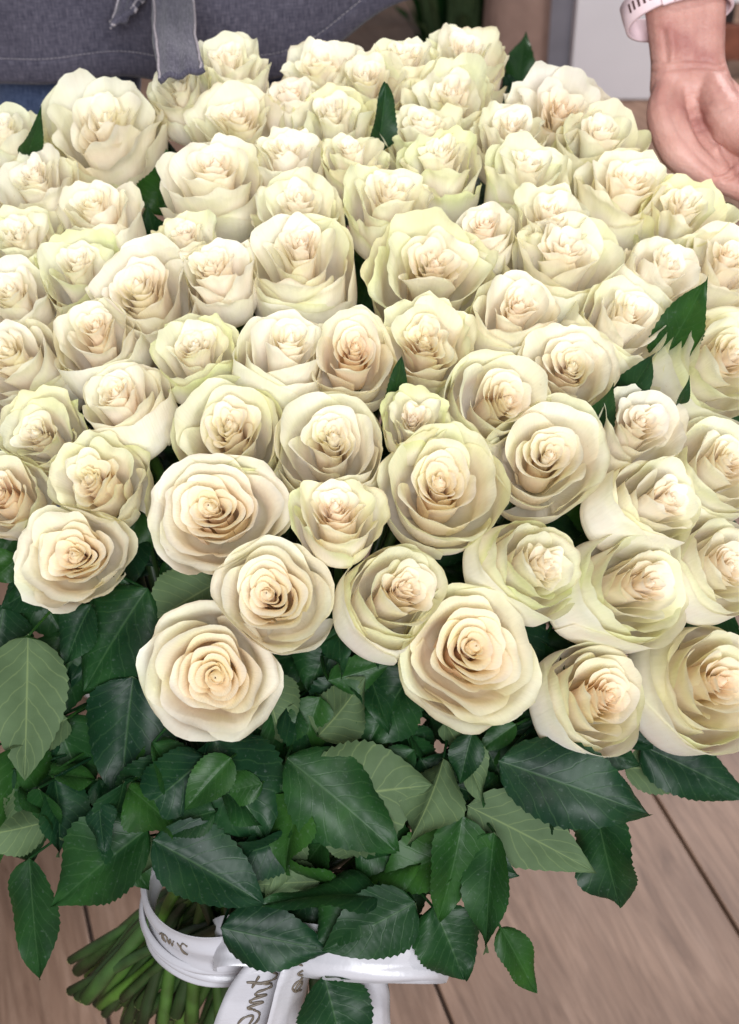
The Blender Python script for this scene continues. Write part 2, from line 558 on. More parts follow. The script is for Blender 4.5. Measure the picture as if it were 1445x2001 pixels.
# ------------------------------------------------------------------ roses
# cx, cy, width (photo px), tail vector (bloom centre -> calyx, px), open, ruffle, green, peach, guard petals, label
ROSES = [
 (447, 98, 150, -8, 128, .15, .9, .5, .1, 0, "tall upright cream rose right beside the hanging apron tie end"),
 (340, 158, 128, 42, 92, .1, .6, .7, .1, 0, "half hidden pale green rose directly under the tip of the apron tie"),
 (632, 112, 152, 0, 100, .5, .9, .3, .2, 0, "shaded flat cream rose at the apron, second head right of the tie"),
 (566, 172, 92, 0, 80, .2, .6, .2, .3, 0, "small shaded pinkish rose head wedged below the apron hem"),
 (795, 96, 128, 0, 108, .4, .9, .5, .1, 0, "yellowish ruffled rose at the lower right corner of the apron"),
 (915, 84, 158, -6, 120, .45, .9, .6, .1, 0, "topmost cream rose right of the apron, against the background greenery"),
 (722, 136, 162, 0, 108, .45, .7, .5, .1, 0, "wide cream rose just below the apron's lower right part"),
 (880, 168, 172, 4, 112, .5, .9, .6, .1, 0, "ruffled cream rose under the topmost rose, right of the apron"),
 (1092, 196, 196, 4, 110, .35, .7, .1, .5, 0, "shaded brownish rose with ragged rim in front of the white board"),
 (655, 212, 168, 5, 118, .5, .9, .85, .0, 0, "green rimmed full rose with frilled rim, second row under the apron"),
 (470, 214, 184, 4, 112, .75, .6, .5, .3, 0, "broad open cream rose below the tall rose at the apron tie"),
 (828, 236, 150, 0, 118, .5, .8, .7, .1, 0, "cream rose with green rim, right of the dark upright leaf"),
 (1000, 232, 140, -6, 110, .5, .8, .4, .1, 0, "cream rose left below the brownish ragged rose"),
 (1176, 242, 178, -12, 140, .08, .25, .7, .0, 0, "tight smooth cream rose left of the hand's wrist"),
 (192, 218, 240, 8, 165, .6, .8, .5, .2, 0, "very wide side-on cream rose under the left part of the apron"),
 (2, 246, 150, 10, 128, .2, .5, .6, .1, 0, "rose cut by the left picture edge beside a small curled leaf"),
 (56, 334, 160, 26, 118, .35, .7, .3, .1, 0, "cream rose at left with white folded petal, below the curled leaf"),
 (562, 286, 138, 0, 108, .6, .9, .4, .1, 0, "small frilled cream rose, right of the big open rose in the third row"),
 (688, 284, 120, 6, 108, .4, .6, .7, .1, 0, "narrow green tinted rose below the frilled green rimmed rose"),
 (868, 292, 150, 0, 112, .55, 1.0, .9, .0, 0, "frilled rose with yellow green skirt petals, fourth row centre right"),
 (410, 318, 190, 12, 128, .9, .35, .3, .3, 0, "large open layered cream rose right of the dark leafy gap"),
 (1040, 315, 160, -22, 124, .3, .7, .7, .0, 0, "cream rose with pale green rolled petal, left of the smooth rose"),
 (1238, 338, 182, -28, 140, .75, .6, .4, .5, 0, "peach centred open rose nearest below the thumb side of the wrist"),
 (758, 366, 156, -4, 118, .6, .9, .7, .2, 0, "frilled cream rose directly above and left of the widest full rose"),
 (576, 384, 162, 0, 108, .65, .5, .6, .1, 0, "rounded cream rose with yellow green outer petals, right of the layered open rose"),
 (186, 386, 150, 28, 126, .6, .6, .3, .4, 0, "pinkish cream rose left of the dark leafy gap"),
 (942, 432, 118, 14, 92, .65, .4, .3, .4, 0, "small oval cream rose between two wide roses, right of centre"),
 (1084, 410, 152, -18, 108, .5, .9, .5, .3, 0, "crumpled cream rose above the broad spreading rose"),
 (1350, 400, 184, -36, 118, .25, .9, 1.0, .0, 0, "frilly yellow green rose tucked under the fingers"),
 (1440, 500, 180, -42, 118, .2, .4, .3, .4, 0, "pinkish rose cut by the right picture edge below the fingers"),
 (26, 452, 152, 20, 106, .5, .8, .8, .1, 0, "green tinted frilled rose at the left edge, fourth from the top there"),
 (362, 446, 112, 12, 88, .3, .7, .8, .0, 0, "yellowish petal tips of a rose behind the tight frilled pinkish rose"),
 (418, 508, 152, 26, 106, .7, .9, .2, .4, 0, "tight frilled pinkish rose left of the big side-on rose"),
 (575, 470, 196, 16, 140, .55, .6, .4, .3, 1, "big side-on cream rose with one broad folded front petal, upper centre"),
 (838, 500, 226, 0, 92, .8, .8, .8, .3, 0, "widest full rose with crumpled heart and yellow green rim, right of centre"),
 (1110, 468, 208, -18, 142, .55, .9, .5, .2, 1, "broad spreading rose with flared cream skirt, right of the small oval rose"),
 (1318, 512, 142, -66, 96, .6, .8, .3, .2, 1, "cream rose leaning right, above the bright green leaf at right"),
 (142, 506, 166, 12, 106, .5, .7, .9, .1, 0, "flat greenish rose at left, behind the broad white open rose"),
 (278, 552, 212, 10, 100, .9, .35, .15, .3, 0, "broad white open rose with lavender shade, left of the frilled pinkish rose"),
 (8, 568, 172, 46, 104, .3, .3, .2, .2, 0, "smooth white rose at the left edge, left of the cream bud in shade"),
 (1014, 582, 156, -26, 108, .6, .6, .4, .4, 1, "upright oval cream rose below the broad spreading rose"),
 (1238, 606, 166, -66, 116, .6, .6, .5, .2, 1, "tilted cream rose touching the bright green leaf at right"),
 (836, 648, 182, 0, 78, .8, 1.0, .7, .6, 0, "strongly rippled yellow cream rose facing the viewer, centre right"),
 (180, 636, 156, 20, 96, .7, .5, .4, .6, 1, "cream rose with warm heart under the broad white open rose"),
 (374, 662, 152, 12, 98, .5, .6, .9, .0, 0, "small light green rose between white roses, left of centre"),
 (4, 690, 178, 62, 84, .6, .4, .3, .4, 1, "pinkish rose at the left edge, above the green rippled rose"),
 (565, 660, 172, -38, 142, .6, .3, .2, .2, 1, "long smooth white rose leaning onto the peach hearted rose"),
 (686, 680, 172, 2, 66, .9, .35, .4, 1.0, 0, "round rose with glowing peach heart at the centre"),
 (1112, 702, 172, 14, 62, .85, .4, .3, .3, 0, "round open cream rose below the upright oval rose, right of centre"),
 (990, 768, 188, -46, 58, .75, .3, .5, .5, 1, "shaded pinkish rose overlapped from below by two big round roses"),
 (1440, 696, 196, -96, 58, .7, .5, .6, .3, 1, "large rose cut by the right edge, right below the bright green leaf"),
 (225, 752, 152, 36, 122, .6, .4, .3, .6, 1, "long cream rose with small peach heart and skirt, left of centre"),
 (72, 834, 160, 16, 52, .75, .8, 1.0, .1, 0, "green rippled rose facing the viewer near the left edge"),
 (440, 834, 208, 16, 86, .7, .6, .7, .5, 1, "cream rose with warm crumpled heart behind the large white rose"),
 (640, 854, 202, 8, 84, .75, .5, .3, .3, 1, "round white rose below the peach hearted rose, in the middle"),
 (812, 806, 122, -2, 76, .4, 1.0, 1.0, .1, 0, "small ragged yellow green rose between larger roses in the centre"),
 (1268, 826, 160, -40, 72, .3, .5, .2, .2, 0, "greyish shaded rose half buried under the dark leaves at right"),
 (1440, 900, 184, -80, 76, .6, .5, .4, .3, 1, "rose at the right edge, second above the wide skirted rose"),
 (1066, 874, 224, 4, 76, .9, .25, .5, .4, 0, "large round rose with smooth layered petals, right of centre"),
 (872, 926, 228, -14, 92, .9, .3, .6, .7, 0, "large layered rose with peach shadows, centre right above the dark leaf"),
 (182, 932, 188, 24, 62, .75, .9, .8, .6, 0, "crumpled cream rose at left, above the heart shaped rose"),
 (0, 952, 156, 26, 62, .75, .5, .6, .8, 0, "rose with orange heart cut by the left edge"),
 (424, 992, 262, -4, 46, 1.0, .35, .1, .6, 0, "biggest white rose with broad outer petals, left of centre"),
 (664, 988, 182, -8, 104, .8, .5, .8, .5, 0, "yellow cream rose with green rim between the two biggest roses"),
 (1312, 962, 176, -104, 82, .6, .5, .5, .3, 2, "wide skirted cream rose leaning right, right of the smooth round rose"),
 (134, 1072, 222, 8, 48, .8, .6, .5, .8, 0, "heart shaped rose with peach folds above the pale hanging leaf"),
 (1070, 1096, 176, -86, 56, .65, .8, .9, .2, 2, "green rimmed crumpled rose with smooth cream side, below the smooth round rose"),
 (1440, 1098, 176, -80, 60, .6, .4, .4, .3, 1, "peach cream rose cut by the right edge, below the wide skirted rose"),
 (536, 1158, 228, -4, 38, .95, .25, .3, .7, 1, "neat spiral rose with white lower petal, left of the front centre"),
 (1268, 1140, 206, -104, 54, .7, .7, .6, .3, 2, "rose with crumpled disc and large smooth peach side, right part of front"),
 (798, 1152, 192, -70, 72, .75, .7, .6, .5, 2, "rose with small ruffled disc over white underside petals, front centre"),
 (408, 1314, 262, -4, 14, 1.0, .18, .25, .9, 0, "lowest left open spiral rose facing the viewer over the leaves"),
 (924, 1278, 266, -24, 34, 1.0, .25, .5, .9, 1, "large open spiral rose at the front edge, centre right"),
 (1190, 1350, 186, -70, 66, .8, .35, .5, .9, 2, "lowest rose with bright white underside petal, right of the front spiral rose"),
 (1432, 1334, 226, -86, 52, .8, .4, .6, .7, 2, "front rose cut by the right edge with white lower petals"),
]

DEPTH_Y = [-50, 60, 200, 400, 600, 800, 1000, 1150, 1350, 1500]
DEPTH_D = [1.21, 1.165, 1.105, 1.02, .958, .917, .892, .886, .890, .905]


def surf_depth(x, y):
    return float(np.interp(y, DEPTH_Y, DEPTH_D)) + 0.05 * ((x - 700) / 720) ** 2


class RoseInfo:
    pass


infos = []
for i, (cx, cy, w, tx, ty, op, ruf, grn, pch, gd, lab) in enumerate(ROSES):
    r = RoseInfo()
    d = surf_depth(cx, cy)
    r.face = at(cx, cy, d)
    big = (1.12 if cy > 960 else 1.21) * (.97 if gd == 2 else 1)
    r.R = 0.5 * w * d / F_PX * big
    r.Lh = (2.3 if gd == 2 else 2.15 if gd and op < .88 else (2.0 if cy > 960 else 2.25) - .3 * op) * r.R
    k = d / F_PX
    tv = np.array((tx * k, -ty * k))
    tl = np.linalg.norm(tv)
    if tl > 0.96 * r.Lh:
        tv *= 0.96 * r.Lh / tl
        tl = 0.96 * r.Lh
    dz = math.sqrt(r.Lh ** 2 - tl ** 2)
    tail = RT * tv[0] + UP * tv[1] + FW * dz
    r.axis = norm(-tail)
    r.base = r.face + tail
    r.base = r.face - r.axis * r.Lh * 0.95
    r.cy, r.cx, r.w = cy, cx, w
    infos.append(r)


def frame_for(axis):
    a = norm(np.cross(axis, FW) if abs(np.dot(axis, FW)) < 0.97 else np.cross(axis, UP))
    b = np.cross(axis, a)
    return a, b


def squeeze(i, P):
    """press a flower against its neighbours, as heads packed in a bunch do"""
    ri = infos[i]
    nb = []
    for j, rj in enumerate(infos):
        if j == i:
            continue
        D = np.linalg.norm(rj.face - ri.face)
        if D < 1.25 * (ri.R + rj.R):
            nb.append((D, j))
    nb.sort()
    for D, j in nb[:9]:
        rj = infos[j]
        h = np.clip((P - ri.base) @ ri.axis, 0, ri.Lh * 1.05)
        ci = ri.base + h[:, None] * ri.axis
        cj = rj.base + (h * rj.Lh / ri.Lh)[:, None] * rj.axis
        dv = cj - ci
        Dn = np.linalg.norm(dv, axis=1)
        n = dv / Dn[:, None]
        t = np.einsum('ij,ij->i', P - ci, n)
        front = 0.07 * np.clip((ri.cy - rj.cy) / 90.0, -1, 1)
        T = np.maximum(Dn * (ri.R / (ri.R + rj.R) + front), 0.52 * ri.R)
        lim = 0.80 * T
        over = t > lim
        t2 = np.where(over, lim + 0.33 * T * np.tanh((t - lim) / (0.33 * T)), t)
        P = P + (t2 - t)[:, None] * n
    return P


C_CREAM = np.array((0.96, 0.932, 0.845))
C_WHITE = np.array((0.965, 0.952, 0.92))
C_GREEN = np.array((0.77, 0.83, 0.48))
C_YELL = np.array((0.90, 0.88, 0.58))
C_PEACH = np.array((0.98, 0.76, 0.46))
C_PINK = np.array((0.96, 0.90, 0.825))


def wave(x, rng, f, n=3):
    out = 0
    for k in range(n):
        out = out + np.sin(x * f * (0.6 + 0.55 * k) + rng.uniform(0, 6.28)) * (1.0 / (1 + 0.7 * k))
    return out


def petal(zone, q, th0, hand, prm, rng, nu, nv):
    """one petal of a unit rose (rim radius about 1, head height H).
    zone: 'heart' (tight scroll), 'mid', 'outer', 'guard'; q = 0..1 inside the zone"""
    op, ruf, grn, pch, H, Rin, body, ph = prm
    u = np.linspace(-1, 1, nu)[:, None]
    v = (np.linspace(0, 1, nv) ** 0.8)[None, :]
    au = np.abs(u)
    outer = zone in ('outer', 'guard')
    if body > .98 and zone != 'heart':
        ruf = ruf * .4
    cup = .5 * float(smooth(.78, .95, op))        # wide open blooms stand in a bowl of upright petals
    # outline of the blade
    c = {'heart': .20, 'mid': .30, 'outer': .31, 'guard': .33}[zone] + rng.uniform(-.05, .06)
    shape = 1 - c * au ** 2.6
    if zone != 'heart' and rng.random() < .45:
        shape = shape + 0.03 * np.exp(-(u / 0.14) ** 2)
    rag = (0.010 + 0.036 * ruf * (1 if outer else .5)) * (wave(u, rng, 8 + 5 * outer) + (.4 if outer else 0) * wave(u, rng, 26, 2))
    ve = v * (shape + rag * 0.55)
    s = {'heart': .45 * q, 'mid': .5 + .2 * q, 'outer': .75 + .25 * q, 'guard': 1.0}[zone]
    if zone == 'heart':
        rho = (0.040 + (Rin - 0.040) * q ** 1.12) * (1 + rng.uniform(-.06, .06) * (.4 + ruf))
        rb = rho - min(.15 - .06 * cup, .5 * rho)
        half = (1.85 - 0.55 * q) * rng.uniform(.75, 1.15)
        ztop = 0.945 + 0.04 * math.sin(math.pi * min(1, q * 1.05)) + rng.uniform(-.022, .022) * (1 + ruf)
    elif zone == 'mid':
        rho = Rin + .05 + (0.80 - Rin - .05) * q + rng.uniform(-.03, .03)
        rb = max(.26, rho - (.24 + .06 * q) * (1 - .45 * cup))
        half = 1.34 * rng.uniform(.85, 1.1)
        ztop = 0.985 - .02 * q + rng.uniform(-.035, .025)
    elif zone == 'outer':
        top = 1.0 if body < 1 else .97
        rho = 0.84 + (top - .84) * q + rng.uniform(-.04, .03)
        rb = (rho - .24) * (1 - q) + body * q if body < 1 else .58 + (body - .58) * (.15 + .85 * q)
        half = 1.32 * rng.uniform(.88, 1.1)
        ztop = 0.955 - (.10 + .10 * op) * q * (1 - .5 * cup) + rng.uniform(-.06, .03)
    else:
        rho, rb, half = max(body, .88) * 1.03, max(body, .84) * 1.05, 1.25
        ztop = rng.uniform(.74, .90)
    claw = 0.72 + 0.28 * np.clip(v * 2.0, 0, 1)
    th = th0 + hand * u * half * claw
    w1 = np.clip(ve / 0.5, 0, 1)
    r = rb * (1 - (1 - w1) ** 2.1)
    r = np.maximum(r, 0.07)
    w2 = np.clip((ve - 0.45) / 0.55, 0, 1)
    z = ztop * H * ve ** 1.12
    dr = rho - rb
    if zone == 'heart':
        w3 = np.clip((ve - 0.66) / 0.34, 0, 1)
        r = r + dr * w3 ** 1.7
        lip = np.clip((ve - 0.86) / 0.14, 0, 1) ** 1.5
        r = r + 0.035 * lip * rng.uniform(.2, 1.6)
        z = z - 0.040 * lip * rng.uniform(0.0, 1.7)
        if q < .3:
            r = r * (1 - (.72 - 2.4 * q) * smooth(.72, 1.0, ve))
            z = z + (0.04 - .13 * q) * smooth(.6, 1, ve)
    else:
        roll_u = 0.72 + 0.5 * au ** 1.5
        r = r + dr * (w2 ** (1.5 if dr > 0 else 1.2)) * (roll_u if dr > 0 else 1)
        lip = np.clip((ve - (.84 - .05 * rng.random())) / 0.16, 0, 1)
        rollamt = rng.uniform(.3, 1.25) * (1 if outer else .8)
        r = r + 0.075 * rollamt * lip ** 1.3 * roll_u
        z = z - 0.085 * rollamt * H * 0.5 * lip ** 1.8 * roll_u
    # spiral overlap: one margin outside, the other tucked in
    r = r * (1 + 0.05 * u) + 0.012 * u
    # waves along the rim: a slow buckle and a finer ruffle
    arc = u * half * max(rho, .12)
    vr = v ** 4
    amp = (0.008 + 0.034 * ruf * (0.4 + 0.8 * s)) * (0.5 if zone == 'guard' else 1)
    r = r + amp * vr * (wave(arc, rng, 9.0) + .35 * wave(arc, rng, 24.0, 2) * v ** 6)
    z = z + 0.8 * amp * vr * wave(arc, rng, 10.0)
    slow = (.006 if zone == 'heart' else .022 + .018 * ruf)
    r = r + slow * v ** 2 * wave(arc + v * .5, rng, 3.2, 2)
    z = z + slow * 1.1 * v ** 3 * wave(arc, rng, 3.6, 2) * (0 if zone == 'heart' else 1)
    # whole-rose irregularity shared by all petals, stronger inside
    k = (1 - 0.65 * s)
    r = r * (1 + k * (0.08 + .05 * ruf) * np.sin(2 * th + ph[0]) + k * (0.03 + 0.13 * ruf) * np.sin(3 * th + ph[1]) + (.01 + 0.075 * ruf) * k * np.sin(5 * th + ph[2] + 2 * v))
    r = np.maximum(r, 0.004)
    sh = (1 - s) * 0.12
    x = r * np.cos(th) + sh * math.cos(ph[3]) * v
    y = r * np.sin(th) + sh * math.sin(ph[3]) * v
    V = np.stack([x, y, z + 0 * x], -1).reshape(-1, 3)
    # pigment, with some warm glow between petals painted in
    one = np.ones_like(x)
    vv = (ve * one)[..., None]
    vf = (v * one)[..., None]
    uu = (au * one)[..., None]
    whit = rng.uniform(.0, .4) if zone == 'heart' else rng.uniform(.3, .9)
    colr = (C_CREAM * (1 - whit) + C_WHITE * whit) * np.ones(x.shape + (3,))
    inner = 1 - s
    pk = np.clip((1.02 - vv) / 0.38, 0, 1) * (0.22 + 0.62 * inner) * (0.16 + 0.84 * pch)  # peach low on the petal: own heart tone plus painted crevice glow
    pk = pk * {'heart': 1.0, 'mid': .75, 'outer': .28, 'guard': .1}[zone]
    colr = colr * (1 - pk) + C_PEACH * pk
    if zone == 'heart':
        hk = (.08 + 0.24 * pch) * (1 - .7 * q)
        colr = colr * (1 - hk) + C_PEACH * hk
    if outer:
        pinkk = np.clip((0.8 - vv) / 0.7, 0, 1) * 0.6
        colr = colr * (1 - pinkk) + C_PINK * pinkk
    edge = np.maximum(smooth(.62, .98, vf + 0.06 * np.sin(u * 7 + ph[1])[..., None]), smooth(.72, 1.0, uu) * smooth(.3, .7, vf) * .8)
    gk = edge * grn * (0.12 + 0.88 * smooth(.3, .8, s)) * min(1.0, 1.3 * rng.uniform(.3, 1.0))
    cg = C_GREEN if rng.random() < .65 else C_YELL
    colr = colr * (1 - gk) + cg * gk
    gy = 0.32 * grn * rng.random() * smooth(.4, .9, s) * np.ones_like(vv)
    colr = colr * (1 - gy) + C_YELL * gy
    if rng.random() < 0.16 and outer:
        br = smooth(.96, 1.0, vf) * 0.45
        colr = colr * (1 - br) + np.array((0.55, 0.42, 0.28)) * br
    uv = np.stack([(u * 0.5 + .5) * one, v * one], -1).reshape(-1, 2)
    return V, uv, colr.reshape(-1, 3)


BIND = at(450, 1735, 1.035)          # where the stems are tied
BAXIS = np.array((0.0, 0.0, 1.0))
rose_objs, stem_paths, stem_objs = [], [], []
for i, spec in enumerate(ROSES):
    cx, cy, w, tx, ty, op, ruf, grn, pch, gd, lab = spec
    inf = infos[i]
    rng = np.random.default_rng(1000 + i * 17)
    root = empty("rose", inf.base, lab, "rose", "cream roses in the bouquet")
    rose_objs.append(root)
    a, b = frame_for(inf.axis)
    H = inf.Lh / inf.R
    Rin = (0.40 if cy > 960 else .36) + 0.10 * op + rng.uniform(-.03, .03)
    body = ((.82 if cy > 960 else .90) - 0.13 * op + .05 * float(smooth(.78, .95, op)) + rng.uniform(-.04, .04)) if (not gd or op > .88) else (1.0 if gd == 1 else 1.08) + rng.uniform(0, .06)
    prm = (op, ruf, grn, pch, H, Rin, body, rng.uniform(0, 6.28, 4))
    hand = 1 if rng.random() < .5 else -1
    th = rng.uniform(0, 6.28)
    heart = ([], [], [], [])
    off = 0

    def place(V):
        P = inf.base + inf.R * (V[:, :1] * a + V[:, 1:2] * b + V[:, 2:3] * inf.axis)
        return squeeze(i, P) - inf.base

    nh, nm, no = 18, 4, (7 if gd and op <= .88 else 5)
    plan = [('heart', k / (nh - 1)) for k in range(nh)] + [('mid', k / (nm - 1)) for k in range(nm)] + [('outer', k / (no - 1)) for k in range(no)]
    for k, (zone, q) in enumerate(plan):
        th += 2.39996 + rng.uniform(-.3, .3)
        join = zone == 'heart' and k < nh - 7
        nu, nv = (17, 11) if join else (21, 13) if zone == 'heart' else (27, 18)
        V, uv, colr = petal(zone, q, th, hand, prm, rng, nu, nv)
        W = place(V)
        F = grid_faces(nu, nv)
        if join:
            heart[0].append(W); heart[1].append(F + off); heart[2].append(uv); heart[3].append(colr)
            off += len(W)
        else:
            link_mesh("petal", W, F, M_PETAL, root, uv, colr)
    tq = np.linspace(0, 1, 9)[None, :]
    aq = np.linspace(0, 2 * np.pi, 13)[:, None]
    rr_ = (.10 * (1 - tq) ** .7 + .012) * (1 + .18 * np.sin(2 * aq + 5 * tq))
    zz_ = H * (.80 + .165 * tq)
    cs, sn = math.cos(prm[7][3]) * .115, math.sin(prm[7][3]) * .115
    V = np.stack([rr_ * np.cos(aq) + cs, rr_ * np.sin(aq) + sn, zz_ + 0 * rr_], -1).reshape(-1, 3)
    heart[0].append(place(V)); heart[1].append(grid_faces(13, 9) + off)
    heart[2].append(np.stack(np.broadcast_arrays(aq / 6.28, tq), -1).reshape(-1, 2))
    heart[3].append(np.tile(C_CREAM * (1 - .5 * pch) + C_PEACH * .5 * pch, (117, 1)))
    link_mesh("heart", np.concatenate(heart[0]), np.concatenate(heart[1]), M_PETAL, root, np.concatenate(heart[2]), np.concatenate(heart[3]))
    # guard petals clasp the calyx on the side that hangs down in view
    for g in range(gd):
        dn = -UP + 0.7 * RT * np.sign(tx) * (1 if abs(tx) > 30 else 0)
        thg = math.atan2(np.dot(dn, b), np.dot(dn, a)) + (g - (gd - 1) / 2) * 1.15 + rng.uniform(-.2, .2)
        V, uv, colr = petal('guard', 1.0, thg, hand, prm, rng, 25, 17)
        colr = colr * 0.35 + C_WHITE * 0.65
        link_mesh("petal", place(V), grid_faces(25, 17), M_PETAL, root, uv, colr)
    # stem: calyx -> tie -> cut end
    q = norm(inf.base - BIND)
    spread = np.array((inf.face[0] - BIND[0], inf.face[1] - BIND[1], 0))
    offb = spread * 0.20
    nb_ = np.linalg.norm(offb)
    if nb_ > 0.050:
        offb *= 0.050 / nb_
    offb = offb + np.array((rng.uniform(-.012, .012), rng.uniform(-.012, .012), 0))
    B = BIND + offb
    t = rng.random() if i % 3 else rng.random() * .45
    ex, ey = 128 + 560 * t + rng.uniform(-14, 14), 1885 + 235 * t ** 0.75 + rng.uniform(-20, 45)
    E = at(ex, ey, 1.13 + 0.09 * rng.random())
    pth = catmull([inf.base + inf.axis * 0.004, inf.base - inf.axis * 0.05, 0.5 * (inf.base - inf.axis * 0.05) + 0.5 * B, B, 0.5 * (B + E) + np.array((0, 0, .006)), E], 22)
    rad = np.full(22, 0.0030 + 0.0019 * rng.random())
    rad *= 1 + .10 * np.sin(np.arange(22) * rng.uniform(1.2, 2.6))
    rad[0] = 0.0085; rad[1] = 0.0055
    rad[10:] *= 1.18
    V, F = tube(pth - inf.base, rad, 8)
    st = link_mesh("stem", V, F, M_STEM, root)
    stem_objs.append(st)
    stem_paths.append(pth)
    # pale cut face
    Tn = norm(pth[-1] - pth[-2])
    V, F = tube(np.array([pth[-1] - inf.base - Tn * 0.0004, pth[-1] - inf.base + Tn * 0.0006]), [rad[-1] * .9] * 2, 8)
    link_mesh("cut_end", V, F, M_CUT, st)


# ------------------------------------------------------------------ leaves
def leaf_mesh(base, tip, width, nrm, droop=0.20, fold=0.25, wavy=0.09, seed=0, teeth=15, side_bend=0.0, petiole_to=None):
    """ovate serrated leaflet from base to tip; nrm = direction the upper side faces"""
    rng = np.random.default_rng(seed)
    fold = fold * rng.uniform(.8, 2.2)
    wavy = wavy * rng.uniform(.6, 2.0)
    ax = tip - base
    Ln = np.linalg.norm(ax)
    ax = ax / Ln
    nz = norm(nrm - ax * np.dot(nrm, ax))
    sx = np.cross(ax, nz)
    nv, nu = teeth * 3 + 1, 11
    v = np.linspace(0, 1, nv)[None, :]
    u = np.linspace(-1, 1, nu)[:, None]
    f = np.clip(v, 0, 1) ** (0.55 + .12 * rng.random()) * np.clip(1 - v, 0, 1) ** (0.95 + .45 * rng.random())
    f = f / f.max()
    f = f + 0.03 * (v > 0.5) * (1 - v)
    saw = (v * teeth) % 1.0
    tooth = 1 + 0.085 * (saw - 0.5) * np.abs(u) ** 8
    hw = 0.5 * width * f * tooth
    x = u * hw
    # quilted between side veins
    au = np.abs(u)
    qv = (v * 8 - au ** .85 * 2.3) % 1.0
    quilt = np.sin(np.pi * qv) * 0.026 * width * np.clip(au * 3, 0, 1) * (1 - au ** 4)
    z = fold * np.abs(x) * (1 - 0.25 * au) - droop * Ln * (v ** 2) + droop * Ln * v * 0.35
    z = z + quilt + wavy * width * au ** 2 * (np.sin(v * 9 + rng.uniform(0, 6)) * (u > 0) + np.sin(v * 8 + rng.uniform(0, 6)) * (u < 0))
    tw = rng.uniform(-.45, .45)
    arch = rng.uniform(-.9, .3)
    z = z + arch * x * x / max(width, 1e-4)
    z = z + x * tw * (v - .3)
    yv = v * Ln + 0.02 * Ln * au
    x = x + side_bend * Ln * v ** 2
    V = base + (x[..., None] * sx + (yv * np.ones_like(x))[..., None] * ax + z[..., None] * nz).reshape(nu, nv, 3)
    V = V.reshape(-1, 3)
    F = grid_faces(nu, nv)
    # orient so that face normal = nz
    mf = F[(nu // 2) * (nv - 1) + nv // 2]
    p0, p1, p2 = V[mf[0]], V[mf[1]], V[mf[2]]
    if np.dot(np.cross(p1 - p0, p2 - p0), nz) < 0:
        F = F[:, ::-1]
    uv = np.stack([u * np.ones_like(x), v * np.ones_like(x)], -1).reshape(-1, 2)
    if petiole_to is not None:
        m0 = base + 0.5 * (petiole_to - base) + nz * 0.004
        pt = catmull([base + ax * 0.02 * Ln, m0, petiole_to], 6)
        tv, tf = tube(pt, [0.0009, .001, .0011, .0012, .0013, .0014], 6, cap=False)
        F = np.concatenate([F, np.array(tf) + len(V)])
        V = np.concatenate([V, tv])
        uv = np.concatenate([uv, np.tile([[0.9, 0.3]], (len(tv), 1))])
    return V, F, uv


STEM_PTS = np.array([p[2:12] for p in stem_paths])


HB = np.array([r.base for r in infos]); HA = np.array([r.axis for r in infos]); HR = np.array([r.R for r in infos]); HL = np.array([r.Lh for r in infos])


def intrudes(V, k):
    """does a leaf cut into a flower head (a cup widening from the calyx)?"""
    V = V[::3]
    c = V.mean(0)
    for j in np.where(np.linalg.norm(HB + HA * HL[:, None] * .5 - c, axis=1) < .11)[0]:
        d = V - HB[j]
        h = d @ HA[j]
        rad = np.linalg.norm(d - h[:, None] * HA[j], axis=1)
        prof = HR[j] * np.clip(.35 + 1.3 * h / HL[j], 0, 1) * k
        if np.any((h > 0) & (h < HL[j] * 1.02) & (rad < prof)):
            return True
    return False


def add_leaf(base, tip, width, nrm, owner=None, stalk=True, peek=False, **kw):
    base, tip = np.asarray(base, float), np.asarray(tip, float)
    D = np.linalg.norm(STEM_PTS - base, axis=2)
    if owner is None:
        owner = int(np.unravel_index(np.argmin(D), D.shape)[0])
    k = int(np.argmin(D[owner]))
    tgt = STEM_PTS[owner][k]
    if np.linalg.norm(tgt - base) > 0.09:      # a stalk longer than that would be a twig: let it vanish into the foliage
        tgt = base + norm(tgt - base) * 0.09
    for it in range(9):
        V, F, uv = leaf_mesh(base, tip, width, nrm, petiole_to=tgt if stalk else None, **kw)
        if peek or not intrudes(V[:11 * (kw.get('teeth', 15) * 3 + 1)], 1.0 if stalk else .82):
            break
        base, tip = base + FW * .012, tip + FW * .012      # tuck it further behind the bloom it would pierce
    else:
        if intrudes(V[:11 * (kw.get('teeth', 15) * 3 + 1)], .8 if stalk else .6):
            return None
    o0 = infos[owner].base
    return link_mesh("leaf", V - o0, F, M_LEAF, stem_objs[owner], uv)


def px_leaf(bx, by, tx, ty, wpx, d0, d1, side, roll=0.0, seed=0, **kw):
    b, t = at(bx, by, d0), at(tx, ty, d1)
    ax = norm(t - b)
    toward = norm(CAM - 0.5 * (b + t))
    n = norm(toward - ax * np.dot(toward, ax))
    s = np.cross(ax, n)
    n = n * math.cos(math.radians(roll)) + s * math.sin(math.radians(roll))
    if side == 'U':
        n = -n
    w = 1.03 * wpx * 0.5 * (d0 + d1) / F_PX / max(.35, math.cos(math.radians(roll)))
    return add_leaf(b, t, w, n, seed=seed, **kw)


